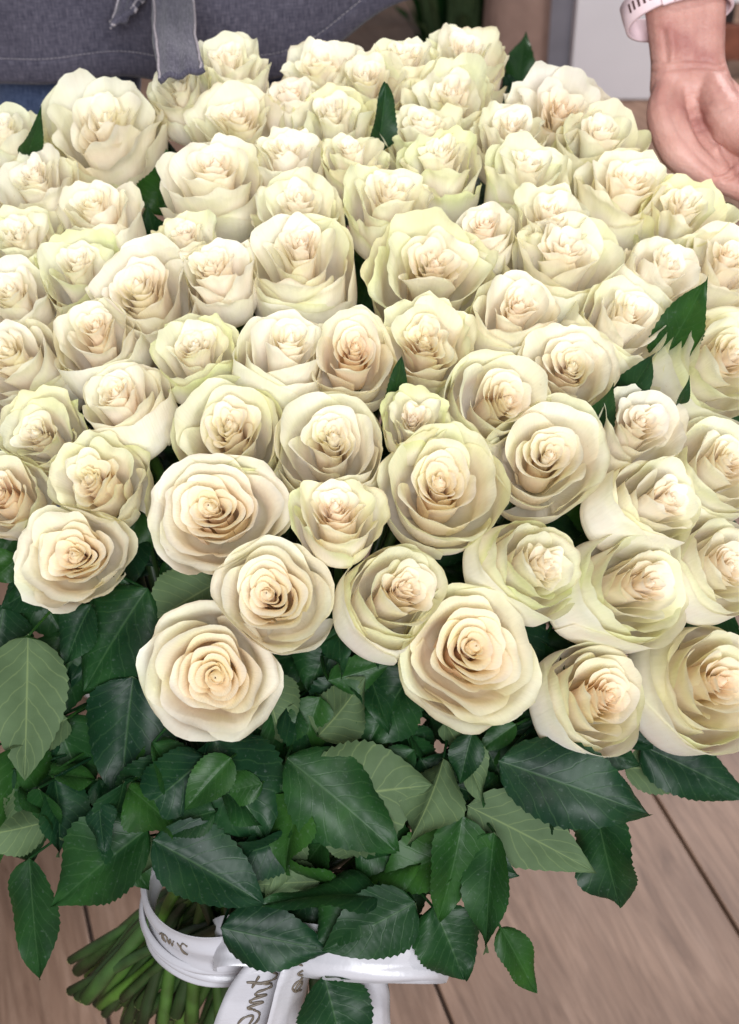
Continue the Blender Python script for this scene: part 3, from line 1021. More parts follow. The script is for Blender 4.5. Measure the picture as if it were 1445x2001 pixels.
LEAVES = [
 # base, tip, width, depth base, depth tip, side, roll, extra
 (55, 1238, 50, 1518, 150, .935, .965, 'U', 8, dict(fold=.18, droop=.05, wavy=.04)),
 (40, 1440, 8, 1695, 150, .965, .98, 'T', -25, dict(droop=.12)),
 (285, 1150, 150, 1352, 170, .955, .955, 'T', 20, dict(droop=.15)),
 (262, 1318, 232, 1566, 180, .965, .965, 'T', 18, dict(droop=.10)),
 (420, 1140, 282, 1222, 140, .945, .955, 'U', -10, dict(droop=.05)),
 (505, 1328, 545, 1466, 125, .93, .925, 'U', 15, dict(droop=.05, wavy=.03)),
 (345, 1480, 222, 1625, 130, .955, .96, 'T', -15, {}),
 (408, 1452, 512, 1660, 215, .925, .915, 'T', 8, dict(fold=.15, droop=.10)),
 (402, 1478, 264, 1602, 130, .935, .935, 'T', -20, {}),
 (292, 1618, 92, 1772, 165, .945, .95, 'T', 12, dict(fold=.3)),
 (296, 1640, 514, 1760, 150, .93, .925, 'T', -12, dict(droop=.12)),
 (556, 1478, 778, 1660, 165, .93, .925, 'T', -14, dict(droop=.12)),
 (600, 1568, 840, 1528, 215, .94, .945, 'U', 12, dict(fold=.12, wavy=.04)),
 (812, 1322, 712, 1474, 135, .925, .915, 'T', 24, dict(droop=.14)),
 (572, 1610, 526, 1752, 88, .955, .955, 'U', 10, {}),
 (868, 1478, 812, 1655, 105, .935, .925, 'U', 42, dict(droop=.2)),
 (905, 1590, 866, 1805, 110, .93, .935, 'T', -22, {}),
 (912, 1574, 1152, 1692, 140, .935, .945, 'U', 10, dict(fold=.1, wavy=.05)),
 (972, 1486, 1270, 1590, 165, .92, .91, 'T', -8, dict(fold=.14, droop=.06)),
 (1165, 1580, 1218, 1785, 120, .955, .96, 'T', 30, dict(droop=.22, side_bend=.10)),
 (968, 1622, 942, 1864, 96, .925, .93, 'T', 30, dict(droop=.1)),
 (846, 1770, 912, 1916, 140, .95, .95, 'T', -10, {}),
 (905, 1655, 728, 1730, 120, .955, .95, 'T', 20, {}),
 (978, 1812, 1050, 1948, 66, .965, .97, 'T', -30, dict(droop=.2, side_bend=-.08)),
 (430, 1812, 650, 1862, 125, .94, .94, 'T', 14, dict(droop=.1)),
 (815, 1762, 632, 1860, 140, .935, .935, 'T', -12, dict(droop=.1)),
 (712, 1735, 616, 1856, 125, .945, .94, 'T', 22, {}),
 (745, 1752, 515, 1745, 70, .935, .935, 'T', 62, {}),
 (632, 1902, 676, 2066, 150, .95, .95, 'T', -6, dict(fold=.2)),
 (58, 1672, 78, 1925, 92, .975, .99, 'T', 26, dict(droop=.15, side_bend=.04)),
 (1250, 1455, 1475, 1562, 120, 1.02, 1.02, 'T', -10, dict(droop=.12)),
 (1218, 1500, 1392, 1508, 100, 1.03, 1.03, 'U', 18, dict(droop=.05)),
 (1180, 1490, 1246, 1592, 36, .955, .955, 'T', 20, {}),
 (925, 1428, 896, 1532, 66, .925, .925, 'T', 12, {}),
 (868, 1410, 960, 1560, 60, .935, .935, 'U', 45, {}),
 (1010, 1415, 930, 1470, 50, .945, .945, 'T', 10, {}),
 (96, 1130, -10, 1190, 90, .965, .965, 'T', 10, {}),
 (40, 1085, -20, 1140, 70, .965, .965, 'T', -20, {}),
 (180, 1180, 120, 1300, 80, .965, .965, 'T', 30, {}),
 (620, 1440, 720, 1330, 110, .955, .955, 'U', -30, {}),
 (640, 1330, 760, 1300, 70, .955, .95, 'T', 20, {}),
 (560, 1380, 650, 1490, 110, .965, .965, 'T', -15, {}),
 (300, 1440, 360, 1560, 110, .965, .97, 'T', 15, {}),
 (700, 1640, 860, 1720, 130, .965, .965, 'T', 5, {}),
 (430, 1650, 530, 1780, 140, .965, .965, 'T', 25, {}),
 (160, 1540, 110, 1660, 100, .985, .985, 'T', -10, {}),
 (230, 1640, 290, 1740, 90, .975, .975, 'T', 10, {}),
 (820, 1480, 900, 1610, 120, .965, .965, 'T', -20, {}),
 (1040, 1420, 1120, 1520, 120, .955, .955, 'T', 0, {}),
 (780, 1850, 870, 1800, 90, .965, .965, 'T', 10, {}),
 (60, 1120, 130, 1260, 120, .985, .985, 'T', 15, {}), (10, 1180, -20, 1330, 130, .985, .985, 'T', 0, {}),
 (150, 1230, 110, 1400, 150, .99, .99, 'T', -20, {}), (110, 1400, 170, 1560, 140, .995, .995, 'T', 20, {}),
 (330, 1240, 260, 1400, 150, .985, .985, 'T', 10, {}), (20, 1290, 90, 1450, 150, 1.0, 1.0, 'T', 10, {}),
 (480, 1420, 540, 1560, 130, .975, .975, 'T', 10, {}), (700, 1330, 610, 1450, 140, .985, .985, 'T', -20, {}),
 (1080, 1470, 1170, 1560, 120, .975, .975, 'T', 10, {}), (940, 1440, 1010, 1580, 130, .975, .975, 'T', -10, {}),
 (1130, 1440, 1250, 1500, 110, .975, .97, 'T', 15, {}), (760, 1440, 830, 1570, 140, .98, .98, 'T', 5, {}),
 (240, 1560, 180, 1690, 120, .985, .985, 'T', 10, {}), (640, 1700, 560, 1820, 130, .975, .975, 'T', 0, {}),
 (1060, 1250, 1020, 1420, 130, .985, .985, 'T', 10, {}), (990, 1400, 1060, 1300, 100, .985, .98, 'T', 30, {}), (1280, 1290, 1330, 1420, 120, 1.0, 1.0, 'T', 10, {}),
 (1180, 980, 1120, 1120, 150, 1.04, 1.04, 'T', 10, {}), (1240, 1180, 1160, 1280, 150, 1.03, 1.03, 'T', 10, {}),
 (1000, 1150, 920, 1240, 130, 1.02, 1.02, 'T', 10, {}), (1130, 1240, 1080, 1340, 130, 1.02, 1.02, 'T', -10, {}),
 (1420, 1180, 1330, 1260, 140, 1.04, 1.04, 'T', 10, {}), (660, 1230, 600, 1350, 140, .985, .985, 'T', 10, {}),
 (280, 980, 240, 1100, 130, 1.0, 1.0, 'T', 10, {}), (60, 1010, -10, 1100, 130, 1.0, 1.0, 'T', 10, {}),
 (1400, 980, 1320, 1080, 150, 1.05, 1.05, 'T', 10, {}), (1180, 820, 1110, 930, 140, 1.05, 1.05, 'T', 10, {}),
 (1440, 780, 1360, 880, 150, 1.07, 1.07, 'T', 10, {}), (330, 1080, 440, 1180, 130, .99, .99, 'T', 10, {}),
 (1360, 1440, 1470, 1480, 90, .975, .975, 'T', 15, {}), (520, 1660, 450, 1780, 130, .985, .985, 'T', 12, {}),
 (760, 1700, 800, 1830, 120, .985, .985, 'T', -12, {}), (30, 1560, 60, 1700, 120, 1.0, 1.0, 'T', 12, {}),
 (40, 700, -30, 560, 160, 1.06, 1.09, 'T', 10, {}), (50, 520, -30, 400, 160, 1.12, 1.16, 'T', 10, {}), (40, 380, -40, 290, 160, 1.18, 1.2, 'T', 0, {}),
 (20, 960, -40, 820, 160, 1.0, 1.02, 'T', 10, {}), (1400, 640, 1480, 520, 160, 1.07, 1.12, 'T', 10, {}), (1330, 520, 1440, 400, 160, 1.12, 1.16, 'T', 0, {}),
 (1180, 420, 1300, 330, 160, 1.16, 1.18, 'T', 0, {}), (480, 640, 440, 500, 160, 1.08, 1.12, 'T', 0, {}), (700, 620, 740, 480, 160, 1.08, 1.12, 'T', 0, {}),
 (960, 620, 1000, 480, 160, 1.08, 1.12, 'T', 0, {}), (240, 640, 210, 500, 160, 1.08, 1.12, 'T', 0, {}), (880, 420, 960, 300, 160, 1.16, 1.2, 'T', 0, {}), (640, 420, 660, 300, 160, 1.16, 1.2, 'T', 0, {}),
 # leaves standing between the blooms
 (285, 330, 305, 235, 95, 1.13, 1.115, 'T', 20, {}),
 (300, 480, 270, 385, 80, 1.05, 1.035, 'T', -20, {}),
 (320, 420, 330, 300, 110, 1.10, 1.09, 'T', 10, {}),
 (48, 312, 84, 234, 40, 1.09, 1.06, 'T', 25, dict(droop=.3, peek=True)),
 (738, 300, 758, 166, 48, 1.075, 1.06, 'T', 30, dict(droop=.1, peek=True)),
 (1290, 710, 1378, 562, 96, .99, .945, 'T', 12, dict(wavy=.1, peek=True)),
 (1205, 815, 1262, 712, 76, .97, .925, 'T', -12, dict(wavy=.1, peek=True)),
 (1148, 860, 1198, 768, 66, .955, .912, 'T', 20, dict(peek=True)),
 (762, 805, 788, 712, 40, .93, .905, 'T', 20, dict(peek=True)),
 (850, 1100, 985, 1010, 80, .92, .93, 'T', 15, {}),
 (545, 1050, 552, 966, 42, .905, .90, 'T', 10, dict(fold=.05)),
 (372, 210, 388, 138, 22, 1.125, 1.13, 'T', 20, {}),
 (345, 235, 298, 190, 20, 1.13, 1.125, 'T', 50, dict(droop=.5)),
 (482, 610, 492, 560, 30, .985, .98, 'T', 0, {}),
 (250, 1000, 285, 960, 30, .93, .925, 'T', 0, {}),
 (1330, 790, 1362, 752, 16, .925, .915, 'T', 50, dict(droop=.5)),
]
for n_, (bx, by, tx, ty, wp, d0, d1, sd, roll, kw) in enumerate(LEAVES):
    if by < 1080:
        d0, d1 = d0 + .03, d1 + .018
    px_leaf(bx, by, tx, ty, wp, d0, d1, sd, roll, seed=n_, stalk=(by > 1100), **kw)

# many smaller leaflets crowding the foliage under the blooms
rz = random.Random(21)
lowx = [-20, 30, 250, 450, 700, 900, 1000, 1150, 1260]
lowy = [1640, 1660, 1720, 1790, 1800, 1790, 1720, 1590, 1500]
for n_ in range(120):
    bx = rz.uniform(-10, 1230)
    by = rz.uniform(1250, 1.0 * np.interp(bx, lowx, lowy) - 60)
    ang_ = math.radians(rz.gauss(90, 50)) - (bx - 600) / 600 * .45
    ln = rz.uniform(85, 165)
    tx, ty = bx + ln * math.cos(ang_), by + ln * math.sin(ang_)
    if ty > np.interp(tx, lowx, lowy) + 20 or tx > 1270:
        continue
    d = rz.uniform(.93, .99) + (.03 if by < 1450 else 0)
    px_leaf(bx, by, tx, ty, ln * rz.uniform(.5, .68), d, d + rz.uniform(-.015, .025), 'U' if rz.random() < .22 else 'T', rz.uniform(-55, 55), seed=2000 + n_, droop=rz.uniform(.05, .4), fold=rz.uniform(.15, .45), wavy=rz.uniform(.03, .1))

# inner foliage between the stems, below the heads
rl = random.Random(11)
for i, inf in enumerate(infos):
    nl = 2 if inf.cy < 1000 else 3
    for k in range(nl):
        p = stem_paths[i][5 + rl.randrange(4)] if k else stem_paths[i][4]
        ang = rl.random() * 6.28
        dirv = norm(np.array((math.cos(ang), math.sin(ang), rl.uniform(-.7, .1))))
        ln = rl.uniform(.05, .08)
        add_leaf(p + dirv * 0.012, p + dirv * (0.012 + ln), ln * rl.uniform(.55, .72), np.array((dirv[0] * .4, dirv[1] * .4 - .3, 1.0)), owner=i, seed=500 + i * 5 + k, droop=rl.uniform(.1, .3))

# sepals under the front blooms
for i, inf in enumerate(infos):
    if inf.cy < 1040:
        continue
    a, b = frame_for(inf.axis)
    rng = np.random.default_rng(300 + i)
    for k in range(5):
        th = k * 1.2566 + rng.uniform(-.2, .2)
        rd = math.cos(th) * a + math.sin(th) * b
        b0 = inf.base + rd * 0.006
        tp = inf.base + rd * rng.uniform(.030, .042) - inf.axis * rng.uniform(-.004, .018)
        V, F, uv = leaf_mesh(b0, tp, 0.009, inf.axis, droop=rng.uniform(-.25, .45), fold=.4, wavy=.05, seed=i * 7 + k, teeth=4, side_bend=rng.uniform(-.25, .25))
        link_mesh("sepal", V - inf.base, F, M_LEAF, rose_objs[i], uv)

# ------------------------------------------------------------------ satin ribbon tied round the stems
ribbon = empty("satin_ribbon", BIND, "shiny white satin ribbon with handwritten print tied round the rose stems", "ribbon")


def strip(path, wdir, width, n=60, m=9, crown=0.0, seed=0, wr=0.0):
    """ribbon strip: path points, width directions per point"""
    P = catmull(path, n)
    Wd = catmull(wdir, n)
    Wd /= np.linalg.norm(Wd, axis=1)[:, None]
    T = np.gradient(P, axis=0)
    T /= np.linalg.norm(T, axis=1)[:, None]
    Nn = np.cross(T, Wd)
    rng = np.random.default_rng(seed)
    w = np.linspace(-.5, .5, m)
    ph = rng.uniform(0, 6.28, 3)
    s = np.linspace(0, 1, n)
    dz = crown * (1 - (2 * w[None, :]) ** 2) + wr * (np.sin(w[None, :] * 15 + s[:, None] * 5 + ph[0]) + .6 * np.sin(w[None, :] * 7 - s[:, None] * 16 + ph[1]) + .45 * np.sin(w[None, :] * 33 + 3 * np.sin(s[:, None] * 11 + ph[2])) * (.5 + .5 * np.sin(s[:, None] * 23 + ph[0])))
    V = P[:, None, :] + Wd[:, None, :] * (w * width)[None, :, None] + Nn[:, None, :] * dz[..., None]
    uv = np.stack(np.broadcast_arrays(w[None, :] + .5, s[:, None]), -1).reshape(-1, 2)
    arr = V.copy()

    def surf(sv, wv, lift=0.0006, sign=1):
        i = np.clip(sv * (n - 1), 0, n - 1.001)
        j = np.clip((wv + .5) * (m - 1), 0, m - 1.001)
        i0, j0 = int(i), int(j)
        fi, fj = i - i0, j - j0
        p = arr[i0, j0] * (1 - fi) * (1 - fj) + arr[i0 + 1, j0] * fi * (1 - fj) + arr[i0, j0 + 1] * (1 - fi) * fj + arr[i0 + 1, j0 + 1] * fi * fj
        nn = norm(np.cross(arr[i0 + 1, j0] - arr[i0, j0], arr[i0, j0 + 1] - arr[i0, j0]))
        if np.dot(nn, CAM - p) < 0:
            nn = -nn
        return p + nn * lift
    return V.reshape(-1, 3), grid_faces(n, m), uv, surf


def add_strip(name, path, wdir, width, **kw):
    V, F, uv, surf = strip(np.asarray(path, float), np.asarray(wdir, float), width, **kw)
    o = link_mesh(name, V - BIND, F, M_SATIN, ribbon, uv)
    so = o.modifiers.new("thickness", 'SOLIDIFY')
    so.thickness = 0.0003
    return o, surf


def lettering(parent, surf, strokes, s0, s1, w0, w1, rad=0.0008):
    """strokes in a 0..1 box (x along the ribbon, y across) laid on the ribbon surface"""
    V, F = [], []
    for st in strokes:
        c = catmull(st, max(8, 6 * len(st)))
        P = np.array([surf(s0 + (s1 - s0) * x, w0 + (w1 - w0) * y) for x, y in c])
        tv, tf = tube(P, [rad * (.7 + .5 * abs(math.sin(k * .5))) for k in range(len(P))], 5)
        F += [tuple(np.array(f) + sum(len(q) for q in V)) for f in tf]
        V.append(tv)
    link_mesh("lettering", np.concatenate(V) - BIND, F, M_INK, parent)


RB = 0.0585
ang = np.linspace(0, 2 * np.pi, 73)
rngb = np.random.default_rng(5)
ring = np.array([BIND + RB * np.array((math.cos(t), math.sin(t), 0)) * (1 + .03 * math.sin(3 * t + 1)) + np.array((0, 0, .006 * math.sin(t + 2))) for t in ang])
wd = np.array([norm(np.array((.05 * math.cos(t), .05 * math.sin(t), 1.0))) for t in ang])
ob, surf_b = add_strip("band", ring, wd, 0.050, n=200, m=33, crown=.002, wr=.0016, seed=2)
lettering(ob, surf_b, [[(0, .6), (.12, .75), (.22, .35), (.14, .25), (.12, .7), (.3, .72), (.38, .4), (.42, .7), (.5, .42), (.55, .7)], [(.66, .7), (.8, .5), (.95, .1), (.88, .05), (.8, .5), (.84, .75), (1, .68)]], .63, .69, .06, .36, .00055)
ring2 = np.array([BIND + np.array((0, 0, -.016)) + (RB + .0028) * np.array((math.cos(t), math.sin(t), 0)) * (1 + .02 * math.sin(2 * t)) for t in ang])
add_strip("band", ring2, wd, 0.020, n=200, m=21, crown=.001, wr=.0014, seed=4)


def pxs(l):
    return [at(*p) for p in l]


# tail carrying the handwriting
o1, surf1 = add_strip("tail", pxs([(560, 1850, .965), (520, 1895, .966), (492, 1945, .972), (470, 2010, .98), (452, 2090, .995)]),
                      [RT * 1 + UP * .15, RT + UP * .22, RT + UP * .2, RT + UP * .15, RT + UP * .1], .039, crown=.004, wr=.0007, seed=9)
ent = [
 [(.00, .42), (.06, .62), (.14, .66), (.15, .45), (.07, .34), (.02, .52), (.06, .78), (.15, .80), (.22, .62)],            # e
 [(.22, .62), (.27, .45), (.29, .80), (.33, .48), (.38, .50), (.38, .80), (.43, .52), (.48, .52), (.48, .82), (.54, .78)],   # n
 [(.54, .78), (.60, .50), (.66, .12), (.61, .55), (.60, .82), (.68, .80)], [(.55, .34), (.72, .36)],                         # t
 [(.68, .80), (.80, .50), (.97, .18), (.98, .04), (.90, .16), (.80, .60), (.82, .84), (.92, .82)],                         # l
 [(.92, .82), (1.02, .5), (1.05, .7), (1.0, .86)],
]
lettering(o1, surf1, [[(1 - x, y) for x, y in s] for s in ent], .10, .74, -.34, .40)
# second tail, narrower in view, with two letters
o2, surf2 = add_strip("tail", pxs([(590, 1852, .955), (582, 1890, .955), (568, 1940, .958), (552, 2010, .965), (540, 2080, .975)]),
                      [RT * .6 + FW * .8, RT * .55 + FW * .8, RT * .6 + FW * .8, RT * .62 + FW * .8, RT * .6 + FW * .8], .036, crown=.003, wr=.0006, seed=10)
lettering(o2, surf2, [[(.0, .3), (.2, .7), (.35, .35), (.5, .7), (.62, .4), (.8, .3), (.95, .5), (.8, .75), (.65, .55), (.9, .45), (1, .8)]], .18, .48, -.3, .3, .0007)
add_strip("tail", pxs([(640, 1850, .97), (690, 1885, .968), (722, 1935, .972), (728, 2000, .98), (720, 2080, .99)]),
          [UP * .3 + RT * .9 + FW * .4, RT + FW * .5, RT * .8 + FW * .7, RT * .7 + FW * .7, RT * .7 + FW * .7], .034, crown=.003, wr=.0008, seed=12)
# bow loops
add_strip("loop", pxs([(560, 1850, .965), (640, 1862, .95), (740, 1868, .945), (835, 1862, .955), (872, 1868, .985), (830, 1872, 1.012), (720, 1868, 1.01), (580, 1848, .985)]),
          [UP + FW * .2] * 8, .034, n=90, crown=.003, wr=.0013, seed=13)
add_strip("loop", pxs([(560, 1850, .968), (500, 1840, .965), (440, 1838, .966), (415, 1848, .985), (450, 1850, 1.0), (560, 1846, .985)]),
          [UP + FW * .2] * 6, .032, n=80, crown=.003, wr=.001, seed=14)
kp = [at(575, 1830, .955), at(575, 1850, .945), at(575, 1872, .950), at(572, 1880, .968), at(572, 1850, .985), at(575, 1830, .965)]
add_strip("knot", kp, [RT] * 6, .026, n=40, crown=.002, wr=.0008, seed=15)

# ------------------------------------------------------------------ person behind the bouquet: apron, ties, trousers, forearm and hand
AY = float(at(400, 120, 1.36)[1])
person = empty("person", (-0.20, AY + 0.16, 0), "person in grey denim apron and jeans standing behind the roses, one hand reaching in", "person")


def pl(V):
    return np.asarray(V, float) - np.array((-0.20, AY + 0.16, 0))


HEM_L = at(-60, 200, 1.36)[2]
# apron sheet: param a across (x), b up
na, nb = 120, 60
aa = np.linspace(0, 1, na)[:, None]
bb = np.linspace(0, 1, nb)[None, :]
xr = float(at(838, 60, 1.40)[0])
xl = -0.50
X = xl + (xr - xl) * aa + 0 * bb
hem = HEM_L + 0.012 * smooth(0, .6, aa) + 0.055 * smooth(.72, 1.0, aa)
Z = hem + (1.08 - hem) * bb
cxp = (X - (-0.21)) / 0.30
Y = AY + 0.085 * np.abs(cxp) ** 2.2 + 0.012 * np.sin(X * 23 + 1.0) * (1 - .5 * bb) + 0.006 * np.sin(X * 51 + Z * 9) * (1 - bb) + 0.035 * (1 - bb) * 0
Vf = np.stack([X, Y, Z + 0 * X], -1).reshape(-1, 3)
ap = link_mesh("apron", pl(Vf), grid_faces(na, nb), M_APRON, person, uv=np.stack([X, Z + 0 * X], -1).reshape(-1, 2))
so = ap.modifiers.new("thickness", 'SOLIDIFY'); so.thickness = 0.0018; so.offset = 0
# hem: doubled strip along the lower edge, with a stitched line
hb = np.linspace(0, 1, 6)[None, :]
Xh = xl + (xr - xl) * aa + 0 * hb
Zh = hem - 0.001 + 0.024 * hb
Yh = np.interp(Xh[:, 0], X[:, 0], Y[:, 2])[:, None] - 0.0030 - 0.0012 * np.sin(np.pi * hb)
hm = link_mesh("hem", pl(np.stack([Xh, Yh, Zh + 0 * Xh], -1).reshape(-1, 3)), grid_faces(na, 6), M_APRON, ap, uv=np.stack([Xh, Zh + 0 * Xh], -1).reshape(-1, 2))
so = hm.modifiers.new("thickness", 'SOLIDIFY'); so.thickness = 0.0015
seam = np.stack([Xh[:, 0], Yh[:, 0] - 0.0012, (hem[:, 0] + 0.0235)], 1)
SV, SF = [], []
sp = catmull(seam, 900)
for k in range(0, 895, 6):
    tv, tf = tube(sp[k:k + 5], [.0004] * 5, 4)
    SF += [tuple(np.array(f) + len(SV) * len(tv)) for f in tf]
    SV.append(tv)
link_mesh("stitching", pl(np.concatenate(SV)), SF, M_THREAD, ap)


def tie(path, wd_, width, seed):
    V, F, uv, surf = strip(np.asarray(path, float), np.asarray(wd_, float), width, n=60, m=13, crown=.002, wr=.0016, seed=seed)
    uv2 = uv * np.array((width, .3))
    o = link_mesh("apron_tie", pl(V), F, M_APRON, person, uv=uv2)
    s_ = o.modifiers.new("thickness", 'SOLIDIFY'); s_.thickness = 0.004; s_.offset = 0
    for e_ in (-.46, .46):
        P = np.array([surf(t_, e_, .0024) for t_ in np.linspace(0, .99, 60)])
        tv, tf = tube(P, [.0011] * 60, 6)
        link_mesh("edge_seam", pl(tv), tf, M_THREAD, o)


tie(pxs([(322, -130, 1.30), (330, -60, 1.27), (338, 10, 1.22), (341, 70, 1.16), (350, 115, 1.115), (356, 150, 1.09)]),
    [RT, RT, RT * 1 - UP * .02, RT - UP * .03, RT + UP * .1, RT + UP * .22], .034, 3)
tie(pxs([(262, -110, 1.32), (262, -50, 1.32), (258, -8, 1.315), (250, 22, 1.305), (240, 34, 1.30), (236, 26, 1.31)]),
    [RT, RT, RT + UP * .35, RT + UP * .6, RT + UP * .7, RT + UP * .7], .026, 6)

# trousers: hips and two legs in one garment (built as tubes and remeshed together)


def remeshed(name, parts, voxel, smooth_it, mat, parent, local):
    V, F = [], []
    off = 0
    for tv, tf in parts:
        V.append(local(tv)); F += [tuple(int(q) + off for q in f) for f in tf]; off += len(tv)
    o = link_mesh(name, np.concatenate(V), F, mat, parent)
    r = o.modifiers.new("remesh", 'REMESH'); r.mode = 'VOXEL'; r.voxel_size = voxel; r.use_smooth_shade = True
    s_ = o.modifiers.new("smooth", 'SMOOTH'); s_.factor = 0.5; s_.iterations = smooth_it
    dg = bpy.context.evaluated_depsgraph_get()
    me = bpy.data.meshes.new_from_object(o.evaluated_get(dg))
    o.modifiers.clear()
    o.data = me
    me.polygons.foreach_set("use_smooth", np.ones(len(me.polygons), dtype=bool))
    co = np.zeros(len(me.vertices) * 3, dtype=np.float32)
    me.vertices.foreach_get("co", co)
    co = co.reshape(-1, 3)
    lv = np.zeros(len(me.loops), dtype=np.int32)
    me.loops.foreach_get("vertex_index", lv)
    l = me.uv_layers.new(name="UVMap")
    l.data.foreach_set("uv", co[:, [0, 2]][lv].ravel())
    if not me.materials:
        me.materials.append(mat)
    return o


LY = AY + 0.13
legs = []
for sx_ in (-.325, -.095):
    p = catmull([(sx_, LY, .06), (sx_, LY + .01, .30), (sx_, LY - .015, .52), (sx_ * .8 - .042, LY, .80), (sx_ * .65 - .074, LY + .02, 1.0)], 20)
    legs.append(tube(p, list(np.interp(np.linspace(0, 1, 20), [0, .4, .6, 1], [.062, .066, .074, .10])), 20))
legs.append(tube(catmull([(-.36, LY + .02, .97), (-.21, LY + .01, .985), (-.06, LY + .02, .97)], 12), [.10, .11, .115, .12, .12, .12, .12, .12, .12, .115, .11, .10], 20))
remeshed("jeans", legs, 0.008, 6, M_JEANS, person, pl)
for sx_ in (-.325, -.095):
    pr = catmull([(sx_, LY + .06, .045), (sx_, LY - .02, .05), (sx_, LY - .12, .04), (sx_, LY - .18, .03)], 14)
    remeshed("shoe", [tube(pr, [.040, .044, .047, .048, .048, .047, .047, .047, .046, .044, .041, .037, .032, .024], 16)], .006, 4, M_SHOE, person, pl)


def limb(pts, rads, n=18, m=14):
    p = catmull(np.asarray(pts, float), n)
    rr = np.interp(np.linspace(0, 1, n), np.linspace(0, 1, len(rads)), rads)
    e0, e1 = norm(p[0] - p[1]), norm(p[-1] - p[-2])
    p = np.vstack([p[0] + e0 * rr[0] * .9, p[0] + e0 * rr[0] * .6, p, p[-1] + e1 * rr[-1] * .6, p[-1] + e1 * rr[-1] * .9])
    rr = np.concatenate([[rr[0] * .4, rr[0] * .8], rr, [rr[-1] * .8, rr[-1] * .4]])
    return tube(p, list(rr), m)


def blob(c, r3, ax=None):
    th = np.linspace(0, np.pi, 12); ph_ = np.linspace(0, 2 * np.pi, 18, endpoint=False)
    A = [RT, UP, FW] if ax is None else ax
    V = [np.asarray(c) + A[0] * r3[0] * math.sin(t) * math.cos(p) + A[1] * r3[1] * math.cos(t) + A[2] * r3[2] * math.sin(t) * math.sin(p) for t in th for p in ph_]
    F = [(i * 18 + k, i * 18 + (k + 1) % 18, (i + 1) * 18 + (k + 1) % 18, (i + 1) * 18 + k) for i in range(11) for k in range(18)]
    return np.array(V), F


HD = 1.19
wr_ = at(1344, 112, HD)
arm = []
ELB = at(1300, -560, 1.20)
for dx in (-.013, 0, .013):
    arm.append(limb([ELB + RT * dx * 1.2, at(1322, -260, 1.195) + RT * dx * 1.3, at(1338, -20, 1.19) + RT * dx * 1.15, wr_ + RT * dx * 1.05, at(1352, 175, HD) + RT * dx * 1.2],
                    [.034, .026, .0185, .0160, .018]))
mcp = {'pinky': at(1402, 342, 1.165), 'ring': at(1452, 340, 1.165), 'middle': at(1494, 322, 1.17), 'index': at(1528, 290, 1.18)}
carp = {'pinky': at(1322, 170, 1.195), 'ring': at(1342, 168, 1.20), 'middle': at(1366, 162, 1.20), 'index': at(1386, 156, 1.20)}
fl = {'pinky': (.030, .020, .018), 'ring': (.038, .026, .021), 'middle': (.042, .028, .022), 'index': (.038, .025, .021)}
fr = {'pinky': .0090, 'ring': .0097, 'middle': .0100, 'index': .0098}
dirs = [norm(RT * .84 - UP * .50 - FW * .20), norm(RT * .62 - UP * .60 - FW * .50), norm(RT * .25 - UP * .60 - FW * .75)]
for nme in mcp:
    arm.append(limb([carp[nme], 0.5 * (carp[nme] + mcp[nme]) + FW * .004, mcp[nme]], [.014, .0135, .0115]))
    p = [mcp[nme]]
    fan = {'pinky': -.12, 'ring': -.02, 'middle': .08, 'index': .18}[nme]
    for k in range(3):
        p.append(p[-1] + norm(dirs[k] + RT * fan) * fl[nme][k])
    arm.append(limb(p, [.0125, fr[nme], fr[nme] * .92, fr[nme] * .78], n=20, m=12))
# hypothenar and thenar pads, thumb
arm.append(limb([at(1308, 165, 1.185), at(1303, 225, 1.175), at(1330, 295, 1.165), at(1385, 342, 1.162)], [.0115, .0165, .0165, .0125]))
arm.append(limb([at(1390, 165, 1.185), at(1420, 225, 1.165), at(1455, 270, 1.155)], [.014, .018, .015]))
arm.append(limb([at(1445, 262, 1.155), at(1490, 310, 1.14), at(1512, 372, 1.125)], [.0125, .0105, .0085]))
hand_obj = remeshed("body", arm, 0.0013, 12, M_SKIN, person, pl)


def carve(o, lines):
    me = o.data
    co = np.zeros(len(me.vertices) * 3, dtype=np.float32)
    nn = np.zeros(len(me.vertices) * 3, dtype=np.float32)
    me.vertices.foreach_get("co", co)
    me.vertices.foreach_get("normal", nn)
    co, nn = co.reshape(-1, 3).astype(float), nn.reshape(-1, 3)
    # photo pixel of every vertex, so that a fold follows the skin it lies on
    wco = co + np.array((-0.20, AY + 0.16, 0)) - CAM
    dep = wco @ FW
    px = 722.5 + F_PX * (wco @ RT) / dep
    py = 1000.5 - F_PX * (wco @ UP) / dep
    facing = np.einsum('ij,ij->i', nn, -wco) > 0
    for pts, wid, depth_ in lines:
        c = catmull(np.array(pts, float), 60)
        dmin = np.full(len(co), 1e9)
        for q in c:
            dmin = np.minimum(dmin, (px - q[0]) ** 2 + (py - q[1]) ** 2)
        g = np.exp(-dmin / (wid * wid)) * facing
        co = co - nn * (g * depth_)[:, None]
    me.vertices.foreach_set("co", co.astype(np.float32).ravel())
    me.update()


